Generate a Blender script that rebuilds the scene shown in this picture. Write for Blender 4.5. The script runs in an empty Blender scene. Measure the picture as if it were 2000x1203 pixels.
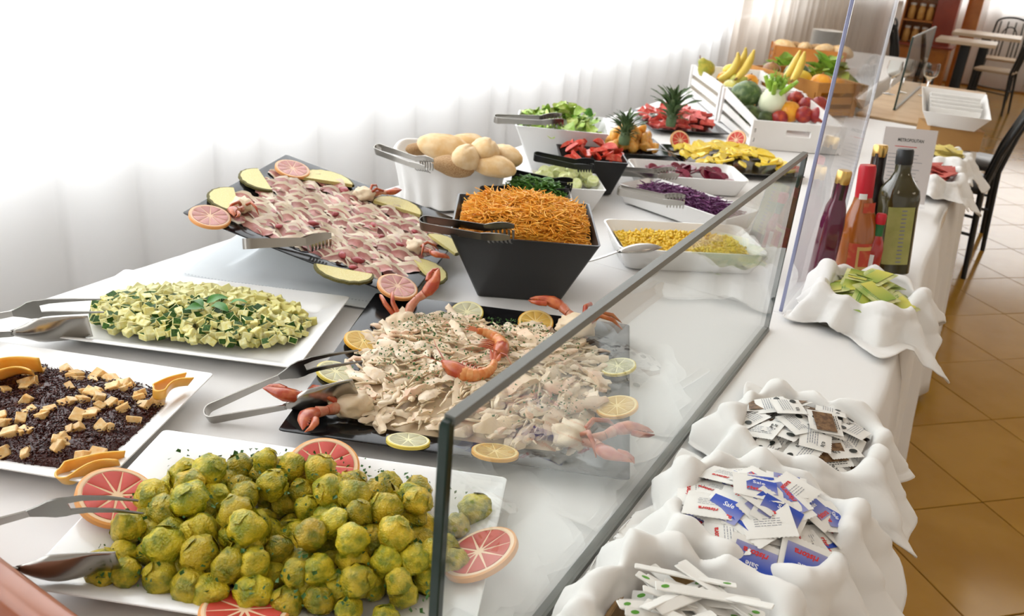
import bpy, bmesh, math, random
import numpy as np
from mathutils import Vector, Matrix, Euler, noise as mnoise

random.seed(7)
S = bpy.context.scene
COL = S.collection
PI = math.pi
T = 0.75            # height of the cloth on the buffet table
CAMH = 1.40

# ------------------------------------------------------------------ camera
FPX = 1665.5
def cam_basis():
    p, r, y = math.radians(23.8905), math.radians(-5.146), math.radians(28.1225)
    fwd = Vector((0, math.cos(p), -math.sin(p))); right = Vector((1, 0, 0)); down = fwd.cross(right)
    c, s = math.cos(r), math.sin(r)
    a = right * c + down * s
    b = right * (-s) + down * c
    R = Matrix.Rotation(y, 3, 'Z')
    return R @ a, R @ b, R @ fwd
CR, CD, CF = cam_basis()
cam_data = bpy.data.cameras.new('camera')
cam = bpy.data.objects.new('camera', cam_data)
COL.objects.link(cam)
m = Matrix((CR, -CD, -CF)).transposed().to_4x4()
m.translation = Vector((0, 0, CAMH))
cam.matrix_world = m
cam_data.sensor_width = 36.0
cam_data.lens = FPX / 2000 * 36.0
cam_data.clip_start = 0.02
cam_data.dof.use_dof = True
cam_data.dof.focus_distance = 1.15
cam_data.dof.aperture_fstop = 9.0
S.camera = cam

def ray(x, y):
    return CR * ((x - 1000) / FPX) + CD * ((y - 601.5) / FPX) + CF
def at(x, y, z):
    """photo pixel -> point on the horizontal plane at height z"""
    d = ray(x, y)
    return Vector((0, 0, CAMH)) + d * ((z - CAMH) / d.z)
def tp(x, y, h=0.0):
    """photo pixel -> point at height h above the table top"""
    return at(x, y, T + h)

# ------------------------------------------------------------------ view and light
S.view_settings.view_transform = 'Standard'
S.view_settings.look = 'None'
S.view_settings.gamma = 1.0
S.view_settings.use_curve_mapping = False
S.view_settings.exposure = 0.0

world = bpy.data.worlds.new('world'); S.world = world
world.use_nodes = True
bg = world.node_tree.nodes['Background']
bg.inputs[0].default_value = (1.0, 0.95, 0.87, 1)
bg.inputs[1].default_value = .62

def area(name, loc, rot, sx, sy, power, col, portal=False):
    d = bpy.data.lights.new(name, 'AREA'); d.shape = 'RECTANGLE'; d.size = sx; d.size_y = sy
    d.energy = power; d.color = col
    o = bpy.data.objects.new(name, d); COL.objects.link(o); o.location = loc; o.rotation_euler = rot
    if portal: d.cycles.is_portal = True
    return o
# daylight outside the long window, shining through the sheer curtain
area('window_daylight', (-2.6, 2.6, 2.1), (0, -PI/2 + 0.25, 0), 2.6, 8.6, 430, (0.93, 0.97, 1.0))
# daylight outside the window in the far wall
area('far_window_daylight', (1.0, 14.2, 1.9), (-PI/2 + 0.1, 0, 0), 6.5, 2.4, 250, (1.0, 0.99, 0.96))
# added warm fill lights at ceiling height, unseen, to tint the room
for i, (lx, ly) in enumerate([(1.2, -0.6), (1.2, 2.6), (1.2, 6.0), (3.6, 1.0), (3.6, 5.0)]):
    area('warm_fill_lamp', (lx, ly, 2.93), (0, 0, 0), 0.9, 0.9, 8, (1.0, 0.86, 0.68))

# ------------------------------------------------------------------ mesh helpers
class MB:
    def __init__(s): s.v = []; s.f = []; s.m = []
    def add(s, vs, fs, mi=0, M=None):
        o = len(s.v)
        if M is not None: vs = [M @ Vector(p) for p in vs]
        s.v += [tuple(p) for p in vs]
        for f in fs:
            s.f.append(tuple(i + o for i in f)); s.m.append(mi)
        return s
    def box(s, c, d, mi=0, M=None):
        x, y, z = c; a, b, e = d[0] / 2, d[1] / 2, d[2] / 2
        vs = [(x + i * a, y + j * b, z + k * e) for k in (-1, 1) for j in (-1, 1) for i in (-1, 1)]
        return s.add(vs, [(0, 2, 3, 1), (4, 5, 7, 6), (0, 1, 5, 4), (2, 6, 7, 3), (0, 4, 6, 2), (1, 3, 7, 5)], mi, M)
    def rings(s, rs, cap0=True, cap1=True, mi=0, M=None, closed=True):
        n = len(rs[0]); vs = [p for r in rs for p in r]; fs = []
        for k in range(len(rs) - 1):
            for i in range(n if closed else n - 1):
                j = (i + 1) % n
                fs.append((k * n + i, k * n + j, (k + 1) * n + j, (k + 1) * n + i))
        if cap0: fs.append(tuple(reversed(range(n))))
        if cap1: fs.append(tuple((len(rs) - 1) * n + i for i in range(n)))
        return s.add(vs, fs, mi, M)
    def rloft(s, loops, seg=3, cap0=True, cap1=True, mi=0, M=None):
        """rounded-rectangle loops (hx, hy, z, r)"""
        rs = []
        for hx, hy, z, r in loops:
            r = max(1e-4, min(r, hx * .999, hy * .999)); ring = []
            for q, (sx, sy) in enumerate(((1, 1), (-1, 1), (-1, -1), (1, -1))):
                for k in range(seg + 1):
                    a = q * PI / 2 + k / seg * PI / 2
                    ring.append((sx * (hx - r) + r * math.cos(a), sy * (hy - r) + r * math.sin(a), z))
            rs.append(ring)
        return s.rings(rs, cap0, cap1, mi, M)
    def lathe(s, prof, seg=24, mi=0, M=None, cap0=True, cap1=True, sq=None):
        rs = []
        for r, z in prof:
            ring = []
            for k in range(seg):
                a = 2 * PI * k / seg; c, d = math.cos(a), math.sin(a); rr = r
                if sq: rr = r / (abs(c) ** sq + abs(d) ** sq) ** (1 / sq)
                ring.append((rr * c, rr * d, z))
            rs.append(ring)
        return s.rings(rs, cap0, cap1, mi, M)
    def tube(s, pts, rad, seg=6, mi=0, M=None, up=None, flat=1.0, caps=True):
        """sweep; rad scalar or list; flat = height/width ratio of the section, up = section height direction"""
        pts = [Vector(p) for p in pts]; n = len(pts); rs = []
        prev = None
        for i, p in enumerate(pts):
            t = (pts[min(i + 1, n - 1)] - pts[max(i - 1, 0)])
            if t.length < 1e-9: t = Vector((0, 0, 1))
            t.normalize()
            if up is not None: u = Vector(up)
            elif prev is not None: u = prev
            else: u = Vector((0, 0, 1)) if abs(t.z) < .9 else Vector((1, 0, 0))
            w = t.cross(u)
            if w.length < 1e-6: w = t.cross(Vector((0.3, 1, 0.2)))
            w.normalize(); u = w.cross(t).normalized(); prev = u
            r = rad[i] if isinstance(rad, (list, tuple)) else rad
            fl = flat[i] if isinstance(flat, (list, tuple)) else flat
            rs.append([tuple(p + w * (r * math.cos(2 * PI * k / seg)) + u * (r * fl * math.sin(2 * PI * k / seg))) for k in range(seg)])
        return s.rings(rs, caps, caps, mi, M)
    def strap(s, pts, width, th, up=(0, 0, 1), mi=0, M=None):
        """flat metal strip: rectangular section; width scalar or list measured across, th thickness along up-ish normal"""
        pts = [Vector(p) for p in pts]; n = len(pts); rs = []
        side = Vector(up).normalized()
        for i, p in enumerate(pts):
            t = (pts[min(i + 1, n - 1)] - pts[max(i - 1, 0)]).normalized()
            nn = side.cross(t)
            nn.normalize()
            w = width[i] if isinstance(width, (list, tuple)) else width
            rs.append([tuple(p + side * (a * w / 2) + nn * (b * th / 2)) for a, b in ((-1, -1), (1, -1), (1, 1), (-1, 1))])
        return s.rings(rs, True, True, mi, M)
    def grid(s, P, mi=0, M=None):
        n, k = len(P), len(P[0])
        vs = [p for row in P for p in row]
        fs = [(i * k + j, i * k + j + 1, (i + 1) * k + j + 1, (i + 1) * k + j) for i in range(n - 1) for j in range(k - 1)]
        return s.add(vs, fs, mi, M)
    def mesh(s, name, mats, smooth=35):
        me = bpy.data.meshes.new(name)
        me.from_pydata(s.v, [], s.f)
        for mm in (mats if isinstance(mats, (list, tuple)) else [mats]): me.materials.append(mm)
        if any(s.m): me.polygons.foreach_set('material_index', s.m)
        if smooth:
            me.polygons.foreach_set('use_smooth', [True] * len(s.f))
            if smooth < 180: me.set_sharp_from_angle(angle=math.radians(smooth))
        me.update()
        return me

def fixn(me):
    b = bmesh.new(); b.from_mesh(me); bmesh.ops.recalc_face_normals(b, faces=b.faces); b.to_mesh(me); b.free()
    return me

def obj(name, me, parent=None, loc=(0, 0, 0), rot=(0, 0, 0), mw=None):
    o = bpy.data.objects.new(name, me); COL.objects.link(o)
    if parent is not None: o.parent = parent
    if mw is not None:
        l, q, sc = mw.decompose(); o.location = l; o.rotation_mode = 'XYZ'; o.rotation_euler = q.to_euler(); o.scale = sc
    else:
        o.location = loc; o.rotation_euler = rot
    return o
def tag(o, label, cat, group=None, kind=None):
    o['label'] = label; o['category'] = cat
    if group: o['group'] = group
    if kind: o['kind'] = kind
    return o
def thing(name, label, cat, loc=(0, 0, 0), rot=(0, 0, 0), group=None, mw=None):
    o = obj(name, None, None, loc, rot, mw); o.empty_display_size = 0.02
    return tag(o, label, cat, group)
def struct(name, me, parent=None, **k):
    o = obj(name, me, parent, **k)
    if parent is None: o['kind'] = 'structure'
    return o
def dup(root, mw, label=None, group=None):
    r = root.copy(); COL.objects.link(r)
    l, q, sc = mw.decompose(); r.location = l; r.rotation_euler = q.to_euler(); r.scale = sc
    if label: r['label'] = label
    if group: r['group'] = group
    for ch in list(root.children):
        c = ch.copy(); COL.objects.link(c); c.parent = r
        for g in list(ch.children):
            d = g.copy(); COL.objects.link(d); d.parent = c
    return r
def mat4(loc, rz=0, rx=0, ry=0, sc=1.0):
    M = Matrix.Translation(Vector(loc)) @ Euler((rx, ry, rz)).to_matrix().to_4x4()
    if isinstance(sc, (tuple, list)): M = M @ Matrix.Diagonal((*sc, 1))
    elif sc != 1.0: M = M @ Matrix.Scale(sc, 4)
    return M
def frame(o, x, up=(0, 0, 1)):
    """matrix with origin o, local x along x, local z close to up"""
    X = Vector(x).normalized(); Z = Vector(up); Y = Z.cross(X).normalized(); Z = X.cross(Y)
    M = Matrix((X, Y, Z)).transposed().to_4x4(); M.translation = Vector(o); return M
def fbm(p, sc, oct=3):
    v = 0; a = 1
    q = Vector(p) * sc
    for i in range(oct):
        v += a * mnoise.noise(q); q = q * 2.03 + Vector((3.1, 1.7, 9.2)); a *= .5
    return v
def blob(r=1, sub=2, amp=.1, sc=1.5, seed=0, sq=(1, 1, 1)):
    b = bmesh.new(); bmesh.ops.create_icosphere(b, subdivisions=sub, radius=1)
    off = Vector((seed * 3.7, seed * 1.3, seed * 7.1))
    mb = MB()
    vs = []
    for v in b.verts:
        d = v.co.normalized(); k = 1 + amp * fbm(d + off, sc)
        vs.append((d.x * k * r * sq[0], d.y * k * r * sq[1], d.z * k * r * sq[2]))
    b.verts.ensure_lookup_table()
    fs = [tuple(x.index for x in f.verts) for f in b.faces]
    b.free(); mb.add(vs, fs); return mb

# ------------------------------------------------------------------ materials
def mat(name, col, rough=.5, metal=0.0, var=0.0, n=None, bump=None, coat=0, sss=0, trans=0, ior=1.45, spec=.5, sheen=0, coord='Object', hue=0.0):
    """n=(scale, colour2, lo, hi[, detail]); bump=(scale, strength[, distance]); var = value spread per object"""
    M_ = bpy.data.materials.new(name); M_.use_nodes = True
    nt = M_.node_tree; N = nt.nodes; L = nt.links
    b = N['Principled BSDF']
    b.inputs['Base Color'].default_value = (*col, 1); b.inputs['Roughness'].default_value = rough
    b.inputs['Metallic'].default_value = metal; b.inputs['IOR'].default_value = ior
    b.inputs['Specular IOR Level'].default_value = spec
    if coat: b.inputs['Coat Weight'].default_value = coat; b.inputs['Coat Roughness'].default_value = .08
    if sss:
        b.inputs['Subsurface Weight'].default_value = sss; b.inputs['Subsurface Scale'].default_value = .006
        b.inputs['Subsurface Radius'].default_value = (1, .6, .3)
    if trans: b.inputs['Transmission Weight'].default_value = trans
    if sheen: b.inputs['Sheen Weight'].default_value = sheen
    tc = N.new('ShaderNodeTexCoord'); src = tc.outputs[coord]
    out = None
    if n:
        t = N.new('ShaderNodeTexNoise'); t.inputs['Scale'].default_value = n[0]; t.inputs['Detail'].default_value = n[4] if len(n) > 4 else 3
        oi = N.new('ShaderNodeObjectInfo'); ad = N.new('ShaderNodeVectorMath'); ad.operation = 'ADD'
        mu = N.new('ShaderNodeMath'); mu.operation = 'MULTIPLY'; mu.inputs[1].default_value = 37.0
        L.new(oi.outputs['Random'], mu.inputs[0]); L.new(src, ad.inputs[0]); L.new(mu.outputs[0], ad.inputs[1]); L.new(ad.outputs[0], t.inputs['Vector'])
        rp = N.new('ShaderNodeMapRange'); rp.inputs[1].default_value = n[2]; rp.inputs[2].default_value = n[3]
        L.new(t.outputs['Fac'], rp.inputs[0])
        mx = N.new('ShaderNodeMix'); mx.data_type = 'RGBA'
        mx.inputs[6].default_value = (*col, 1); mx.inputs[7].default_value = (*n[1], 1)
        L.new(rp.outputs[0], mx.inputs[0]); out = mx.outputs[2]
    if var or hue:
        oi2 = N.new('ShaderNodeObjectInfo'); hs = N.new('ShaderNodeHueSaturation')
        r1 = N.new('ShaderNodeMapRange'); r1.inputs[3].default_value = 1 - var; r1.inputs[4].default_value = 1 + var
        L.new(oi2.outputs['Random'], r1.inputs[0]); L.new(r1.outputs[0], hs.inputs['Value'])
        if hue:
            wn = N.new('ShaderNodeTexWhiteNoise'); wn.noise_dimensions = '1D'; L.new(oi2.outputs['Random'], wn.inputs['W'])
            r2 = N.new('ShaderNodeMapRange'); r2.inputs[3].default_value = .5 - hue; r2.inputs[4].default_value = .5 + hue
            L.new(wn.outputs['Value'], r2.inputs[0]); L.new(r2.outputs[0], hs.inputs['Hue'])
        if out is not None: L.new(out, hs.inputs['Color'])
        else: hs.inputs['Color'].default_value = (*col, 1)
        out = hs.outputs[0]
    if out is not None: L.new(out, b.inputs['Base Color'])
    if bump:
        t2 = N.new('ShaderNodeTexNoise'); t2.inputs['Scale'].default_value = bump[0]; t2.inputs['Detail'].default_value = 4
        L.new(src, t2.inputs['Vector'])
        bp = N.new('ShaderNodeBump'); bp.inputs['Strength'].default_value = bump[1]; bp.inputs['Distance'].default_value = bump[2] if len(bump) > 2 else .002
        L.new(t2.outputs['Fac'], bp.inputs['Height']); L.new(bp.outputs[0], b.inputs['Normal'])
    return M_

def pane_mat(name, tint, refl=1.0, rough=0.0, ior=1.5):
    """thin clear sheet: Fresnel mirror over a tinted see-through body"""
    M_ = bpy.data.materials.new(name); M_.use_nodes = True; nt = M_.node_tree; N = nt.nodes; L = nt.links
    N.remove(N['Principled BSDF'])
    o = N['Material Output']; fr = N.new('ShaderNodeFresnel'); fr.inputs[0].default_value = ior
    mu = N.new('ShaderNodeMath'); mu.operation = 'MULTIPLY'; mu.inputs[1].default_value = refl; mu.use_clamp = True
    tr = N.new('ShaderNodeBsdfTransparent'); tr.inputs[0].default_value = (*tint, 1)
    gl = N.new('ShaderNodeBsdfGlossy'); gl.inputs['Roughness'].default_value = rough
    mx = N.new('ShaderNodeMixShader')
    geo = N.new('ShaderNodeNewGeometry'); vm = N.new('ShaderNodeMix'); vm.data_type = 'FLOAT'
    vm.inputs[2].default_value = ior; vm.inputs[3].default_value = 1 / ior
    L.new(geo.outputs['Backfacing'], vm.inputs[0]); L.new(vm.outputs[0], fr.inputs[0])
    L.new(fr.outputs[0], mu.inputs[0]); L.new(mu.outputs[0], mx.inputs[0]); L.new(tr.outputs[0], mx.inputs[1]); L.new(gl.outputs[0], mx.inputs[2])
    L.new(mx.outputs[0], o.inputs['Surface'])
    return M_

def sheer_mat(name, col, see, trans=.5):
    M_ = bpy.data.materials.new(name); M_.use_nodes = True; nt = M_.node_tree; N = nt.nodes; L = nt.links
    N.remove(N['Principled BSDF']); o = N['Material Output']
    tr = N.new('ShaderNodeBsdfTransparent'); tl = N.new('ShaderNodeBsdfTranslucent'); df = N.new('ShaderNodeBsdfDiffuse')
    tl.inputs[0].default_value = (*col, 1); df.inputs[0].default_value = (*col, 1)
    a = N.new('ShaderNodeMixShader'); a.inputs[0].default_value = trans
    b = N.new('ShaderNodeMixShader'); b.inputs[0].default_value = see
    L.new(df.outputs[0], a.inputs[1]); L.new(tl.outputs[0], a.inputs[2])
    L.new(a.outputs[0], b.inputs[1]); L.new(tr.outputs[0], b.inputs[2]); L.new(b.outputs[0], o.inputs['Surface'])
    return M_

MT = {}
MT['cloth'] = mat('white_cloth', (.80, .79, .775), .85, bump=(900, .10, .0006), sheen=.1)
MT['napkin'] = mat('napkin_cloth', (.80, .785, .76), .85, bump=(1400, .12, .0004), sheen=.15)
MT['white'] = mat('white_melamine', (.82, .82, .81), .22, coat=.3)
MT['porcelain'] = mat('white_porcelain', (.83, .82, .80), .16, coat=.4)
MT['black'] = mat('black_melamine', (.009, .009, .010), .14, spec=.32)
MT['blackbowl'] = mat('black_bowl', (.014, .014, .014), .32)
MT['steel'] = mat('brushed_steel', (.40, .38, .35), .25, 1.0, bump=(300, .05, .0003))
MT['steel_dark'] = mat('dark_steel', (.22, .21, .19), .28, 1.0)
MT['pane'] = pane_mat('clear_glass', (.965, .98, .97), 1.0, ior=1.52)
MT['acrylic'] = pane_mat('clear_acrylic', (.985, .985, .99), .7, ior=1.48)
MT['glass_edge'] = mat('green_glass_edge', (.012, .03, .024), .12)
MT['glass_top'] = mat('grey_glass_edge', (.16, .165, .15), .3)
MT['acr_edge'] = mat('acrylic_edge', (.26, .28, .44), .15, coat=.5)
MT['acr_edge2'] = mat('acrylic_edge_pale', (.72, .74, .80), .15, coat=.5)
MT['wall'] = mat('wall_paint', (.78, .76, .72), .9)
MT['ceil'] = mat('ceiling_paint', (.85, .84, .82), .9)
MT['curtain'] = sheer_mat('sheer_curtain', (.95, .95, .96), .14, .62)
MT['wood_warm'] = mat('orange_wood', (.60, .23, .04), .35, n=(6, (.46, .15, .024), .35, .65), coat=.3)
MT['wood_red'] = mat('red_wood', (.34, .05, .018), .3, n=(6, (.26, .034, .012), .35, .65), coat=.3)
MT['wood_tan'] = mat('tan_wood', (.62, .44, .26), .45, n=(9, (.52, .34, .18), .35, .65))
MT['black_metal'] = mat('black_metal', (.012, .013, .014), .3)

# ================================================================== THE ROOM
# floor: a screed with square tiles laid at 45 degrees to the buffet
MT['tile'] = mat('glossy_ochre_tile', (.37, .19, .022), .12, var=.05, n=(5, (.43, .235, .036), .35, .65, 6), spec=.38)
MT['grout'] = mat('brown_grout', (.13, .075, .025), .8)
fl = MB(); fl.box((2.0, 5.5, -.03), (9.4, 16, .04))
floor = struct('floor', fl.mesh('floor', MT['grout'], 0))
TS = 0.4026
g = TS / 2 - .0016
tm = MB(); tm.rloft([(g, g, -.012, .002), (g, g, -.0015, .002), (g - .0015, g - .0015, 0, .002)], 1)
tile_me = tm.mesh('tile', MT['tile'], 30)
half = TS * math.sqrt(2) / 2
ntile = 0
rest = MB()
for i in range(-16, 26):
    for j in range(-16, 30):
        cx = 0.2605 + (i - j) * half; cy = 2.4995 + half + (i + j) * half
        if not (-2.55 < cx < 6.4 and -2.2 < cy < 13.2): continue
        if -1.7 < cx < 1.75 and 1.4 < cy < 13.2:
            struct('tile', tile_me, floor, loc=(cx, cy, 0), rot=(0, 0, PI / 4)); ntile += 1
        else:
            rest.rloft([(g, g, -.012, .002), (g, g, 0, .002)], 1, M=mat4((cx, cy, 0), PI / 4))
o = struct('tiles', rest.mesh('tiles', MT['tile'], 30), floor); o['kind'] = 'stuff'

# ceiling
c = MB(); c.box((2.0, 5.5, 3.02), (9.4, 16, .08))
struct('ceiling', c.mesh('ceiling', MT['ceil'], 0))
# left wall with two long windows, sill at 0.93 m
WX = -1.92
SILL = .93
w = MB()
w.box((WX, 5.5, SILL / 2), (.2, 16, SILL)); w.box((WX, 5.5, 2.8), (.2, 16, .4))
for y0, y1 in ((-2.5, -1.6), (5.75, 6.0), (12.4, 13.5)):
    w.box((WX, (y0 + y1) / 2, (SILL + 2.6) / 2), (.2, y1 - y0, 2.6 - SILL))
struct('wall_left', w.mesh('wall_left', MT['wall'], 0))
MT['frame'] = mat('white_window_frame', (.8, .8, .8), .4)
def window(name, horiz, p0, p1, fixed, n):
    root = struct(name, None)
    fr = MB()
    def bar(a0, a1, z0, z1, d=.05):
        if horiz == 'y': fr.box((fixed, (a0 + a1) / 2, (z0 + z1) / 2), (d, a1 - a0, z1 - z0))
        else: fr.box(((a0 + a1) / 2, fixed, (z0 + z1) / 2), (a1 - a0, d, z1 - z0))
    bar(p0, p1, SILL, SILL + .05); bar(p0, p1, 2.55, 2.6)
    for k in range(n + 1):
        a = p0 + (p1 - p0) * k / n
        bar(max(p0, a - .03), min(p1, a + .03), SILL + .05, 2.55)
    obj('window_frame', fr.mesh('window_frame', MT['frame'], 0), root)
    sl = MB()
    if horiz == 'y': sl.rloft([(.09, (p1 - p0) / 2, 0, .005), (.09, (p1 - p0) / 2, .025, .005)], 1, M=mat4((fixed + .08, (p0 + p1) / 2, SILL)))
    else: sl.rloft([((p1 - p0) / 2, .09, 0, .005), ((p1 - p0) / 2, .09, .025, .005)], 1, M=mat4(((p0 + p1) / 2, fixed - .08, SILL)))
    obj('window_sill', sl.mesh('window_sill', MT['frame'], 30), root)
    return root
window('window_1', 'y', -1.6, 5.75, WX, 4)
window('window_2', 'y', 6.0, 12.4, WX, 3)
# far wall with a broad window
w = MB(); FY = 13.35
w.box((2.0, FY, SILL / 2), (9.4, .2, SILL)); w.box((2.0, FY, 2.8), (9.4, .2, .4))
for x0, x1 in ((-2.0, -1.75), (-.75, -.45), (5.2, 6.7)):
    w.box(((x0 + x1) / 2, FY, (SILL + 2.6) / 2), (x1 - x0, .2, 2.6 - SILL))
struct('wall_far', w.mesh('wall_far', MT['wall'], 0))
window('window_3', 'x', -1.75, -.75, FY, 1)
window('window_4', 'x', -.45, 5.2, FY, 4)
# right wall, out of the picture, with its own windows
w = MB(); w.box((6.7, 5.5, .4), (.2, 16, .8)); w.box((6.7, 5.5, 2.85), (.2, 16, .3))
for y0, y1 in ((-2.5, -1.8), (1.2, 1.8), (5.0, 5.6), (9.0, 9.6), (12.8, 13.5)):
    w.box((6.7, (y0 + y1) / 2, 1.75), (.2, y1 - y0, 1.9))
struct('wall_right', w.mesh('wall_right', MT['wall'], 0))
b = MB(); b.box((2.0, FY - .11, .05), (9.3, .015, .10))
struct('baseboard_far', b.mesh('baseboard_far', MT['wood_warm'], 0))

# sheer curtains
def curtain(name, label, horiz, p0, p1, fixed, amp, z0, z1, mt, seed, spacing=.2):
    rnd = random.Random(seed)
    knots = [p0]
    while knots[-1] < p1: knots.append(knots[-1] + spacing * rnd.uniform(.55, 1.45))
    k = 0; P = []
    n = int((p1 - p0) / .012)
    amps = [rnd.uniform(.5, 1.25) for _ in knots]
    for i in range(n + 1):
        a = p0 + (p1 - p0) * i / n
        while k < len(knots) - 2 and a > knots[k + 1]: k += 1
        u = (a - knots[k]) / (knots[k + 1] - knots[k])
        # steep on one side, easy on the other, as hanging pleats are
        s = math.sin(PI * u ** .55) * amps[k] - .35
        row = []
        for zi in range(9):
            z = z0 + (z1 - z0) * zi / 8
            d = amp * s * (1.12 - .2 * zi / 8) + .006 * math.sin(a * 9 + z * 2 + seed)
            row.append((fixed + d, a, z) if horiz == 'y' else (a, fixed - d, z))
        P.append(row)
    mb = MB(); mb.grid(P)
    root = thing(name, label, 'curtain', group='sheer curtains')
    obj('curtain_panel', mb.mesh('curtain_panel', mt, 180), root)
    rail = MB()
    if horiz == 'y': rail.tube([(fixed, p0, z1 + .02), (fixed, p1, z1 + .02)], .018, 10)
    else: rail.tube([(p0, fixed, z1 + .02), (p1, fixed, z1 + .02)], .018, 10)
    obj('curtain_rail', rail.mesh('curtain_rail', MT['frame'], 40), root)
    return root
curtain('curtain', 'long white sheer curtain hanging in soft pleats behind the buffet table', 'y', -1.5, 5.62, -1.62, .034, .02, 2.72, MT['curtain'], 3, .2)
MT['curtain_warm'] = sheer_mat('warm_sheer', (.95, .87, .80), .14, .6)
curtain('curtain', 'warm tinted sheer curtain on the side wall beyond the fruit crates', 'y', 5.66, 12.9, -1.62, .034, .02, 2.72, MT['curtain_warm'], 5, .2)
curtain('curtain', 'white sheer curtain on the end wall behind the dining tables', 'x', -1.5, 5.6, 13.08, .034, .02, 2.72, MT['curtain'], 8, .22)

# ================================================================== TABLES AND CLOTHS
MT['tabletop'] = mat('table_board', (.5, .4, .28), .5)
def table(name, label, x0, x1, y0, y1, ztop, legm, topm, inset=.06, group=None, round_leg=True):
    t = thing(name, label, 'table', ((x0 + x1) / 2, (y0 + y1) / 2, 0), group=group)
    hx, hy = (x1 - x0) / 2, (y1 - y0) / 2
    a = MB(); a.rloft([(hx - .002, hy - .002, ztop - .028, .01), (hx, hy, ztop - .026, .01), (hx, hy, ztop - .002, .01), (hx - .002, hy - .002, ztop, .01)], 2)
    obj('table_top', a.mesh('table_top', topm, 30), t)
    for sx in (-1, 1):
        for sy in (-1, 1):
            l = MB(); l.lathe([(.02, 0), (.02, ztop - .028)], 12, M=mat4((sx * (hx - inset), sy * (hy - inset), 0)))
            obj('leg', l.mesh('leg', legm, 40), t)
    return t
TFX, TBX = -.045, -1.345
table('buffet_table', 'long buffet table wholly covered by the white cloths', TBX + .01, TFX - .01, -.35, 4.19, T - .012, MT['black_metal'], MT['tabletop'])
table('side_table', 'cloth covered table along the curtain carrying the far fruit crates', TBX + .01, -.665, 4.26, 7.3, T - .012, MT['black_metal'], MT['tabletop'])

def tablecloth(name, label, x0, x1, y0, y1, z, seed, creases=(), endy0=False, endy1=False, zf=.03, zb=.3):
    rnd = random.Random(seed); R = .014
    prof = []   # (x, z, drop fraction, side)
    nb = 6
    for k in range(nb): prof.append((x0, zb + (z - R - zb) * k / nb, 1 - k / nb, -1))
    for k in range(4): a = PI - k / 4 * PI / 2; prof.append((x0 + R + R * math.cos(a), z - R + R * math.sin(a), 0, -1))
    nt = 64
    for k in range(nt + 1): prof.append((x0 + R + (x1 - x0 - 2 * R) * k / nt, z, 0, 0))
    for k in range(1, 5): a = PI / 2 - k / 4 * PI / 2; prof.append((x1 - R + R * math.cos(a), z - R + R * math.sin(a), 0, 1))
    nf = 14
    for k in range(1, nf + 1): prof.append((x1, z - R + (zf - z + R) * k / nf, k / nf, 1))
    ny = int((y1 - y0) / .014); P = []
    ph = [rnd.uniform(0, 6.3) for _ in range(4)]
    for j in range(ny + 1):
        y = y0 + (y1 - y0) * j / ny; row = []
        fold = .5 + .5 * math.sin(y * 13 + ph[0] + 1.3 * math.sin(y * 3.1 + ph[1])) + .4 * math.sin(y * 29 + ph[2])
        wav = .006 * math.sin(y * 4 + ph[3]) + .004 * math.sin(y * 11 + ph[1])
        for (x, zz, dr, sd) in prof:
            if sd == 0 or dr == 0:
                dz = .0012 * fbm((x, y, seed), 5) + .0008 * fbm((x * 1.5, y * .6, seed + 4), 14, 2)
                for (cx, cy, dx, dy, amp) in creases:
                    d = (x - cx) * dy - (y - cy) * dx
                    dz += amp * math.exp(-(d / .007) ** 2) - amp * .4 * math.exp(-((d - .016) / .012) ** 2)
                row.append((x + (wav if sd == 1 else 0), y, zz + max(dz, -.0022)))
            else:
                out = sd * (.008 + .05 * dr ** .8 * fold + .02 * dr) if sd > 0 else sd * (.004 + .02 * dr * fold)
                row.append((x + out + (wav if sd > 0 else 0), y + .01 * dr * math.sin(y * 21), zz + (.006 * math.sin(y * 17) if dr == 1 else 0)))
        P.append(row)
    mb = MB(); mb.grid(P)
    o = obj(name, mb.mesh(name, MT['cloth'], 180))
    sm = o.modifiers.new('thickness', 'SOLIDIFY'); sm.thickness = .0015; sm.offset = 1.0
    tag(o, label, 'tablecloth', 'white tablecloths on the buffet')
    return o
CRA = [(-.45, .9, 0, 1, .0016), (-.9, .9, 0, 1, .0014), (-.6, .52, 1, .06, .0015), (-.6, 1.07, 1, -.04, .0015), (-.6, .97, .9, .44, .0012), (-.15, .97, -.42, .9, .0010)]
tablecloth('tablecloth', 'white tablecloth under the salad and seafood platters with ironed creases', TBX, TFX, -.38, 1.625, T, 1, CRA)
CRB = [(-.45, 2, 0, 1, .0014), (-.9, 2, 0, 1, .0014), (-.5, 2.15, 1, .05, .0014), (-.5, 2.8, 1, 0, .0014), (-.3, 1.85, .8, .6, .001)]
tablecloth('tablecloth', 'white tablecloth under the bowls, fruit plates and bottles', TBX - .002, TFX - .006, 1.56, 4.21, T - .004, 2, CRB)
tablecloth('tablecloth', 'white tablecloth on the table of the far fruit crates', TBX - .002, -.655, 4.245, 7.32, T - .003, 4, [])

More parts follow.
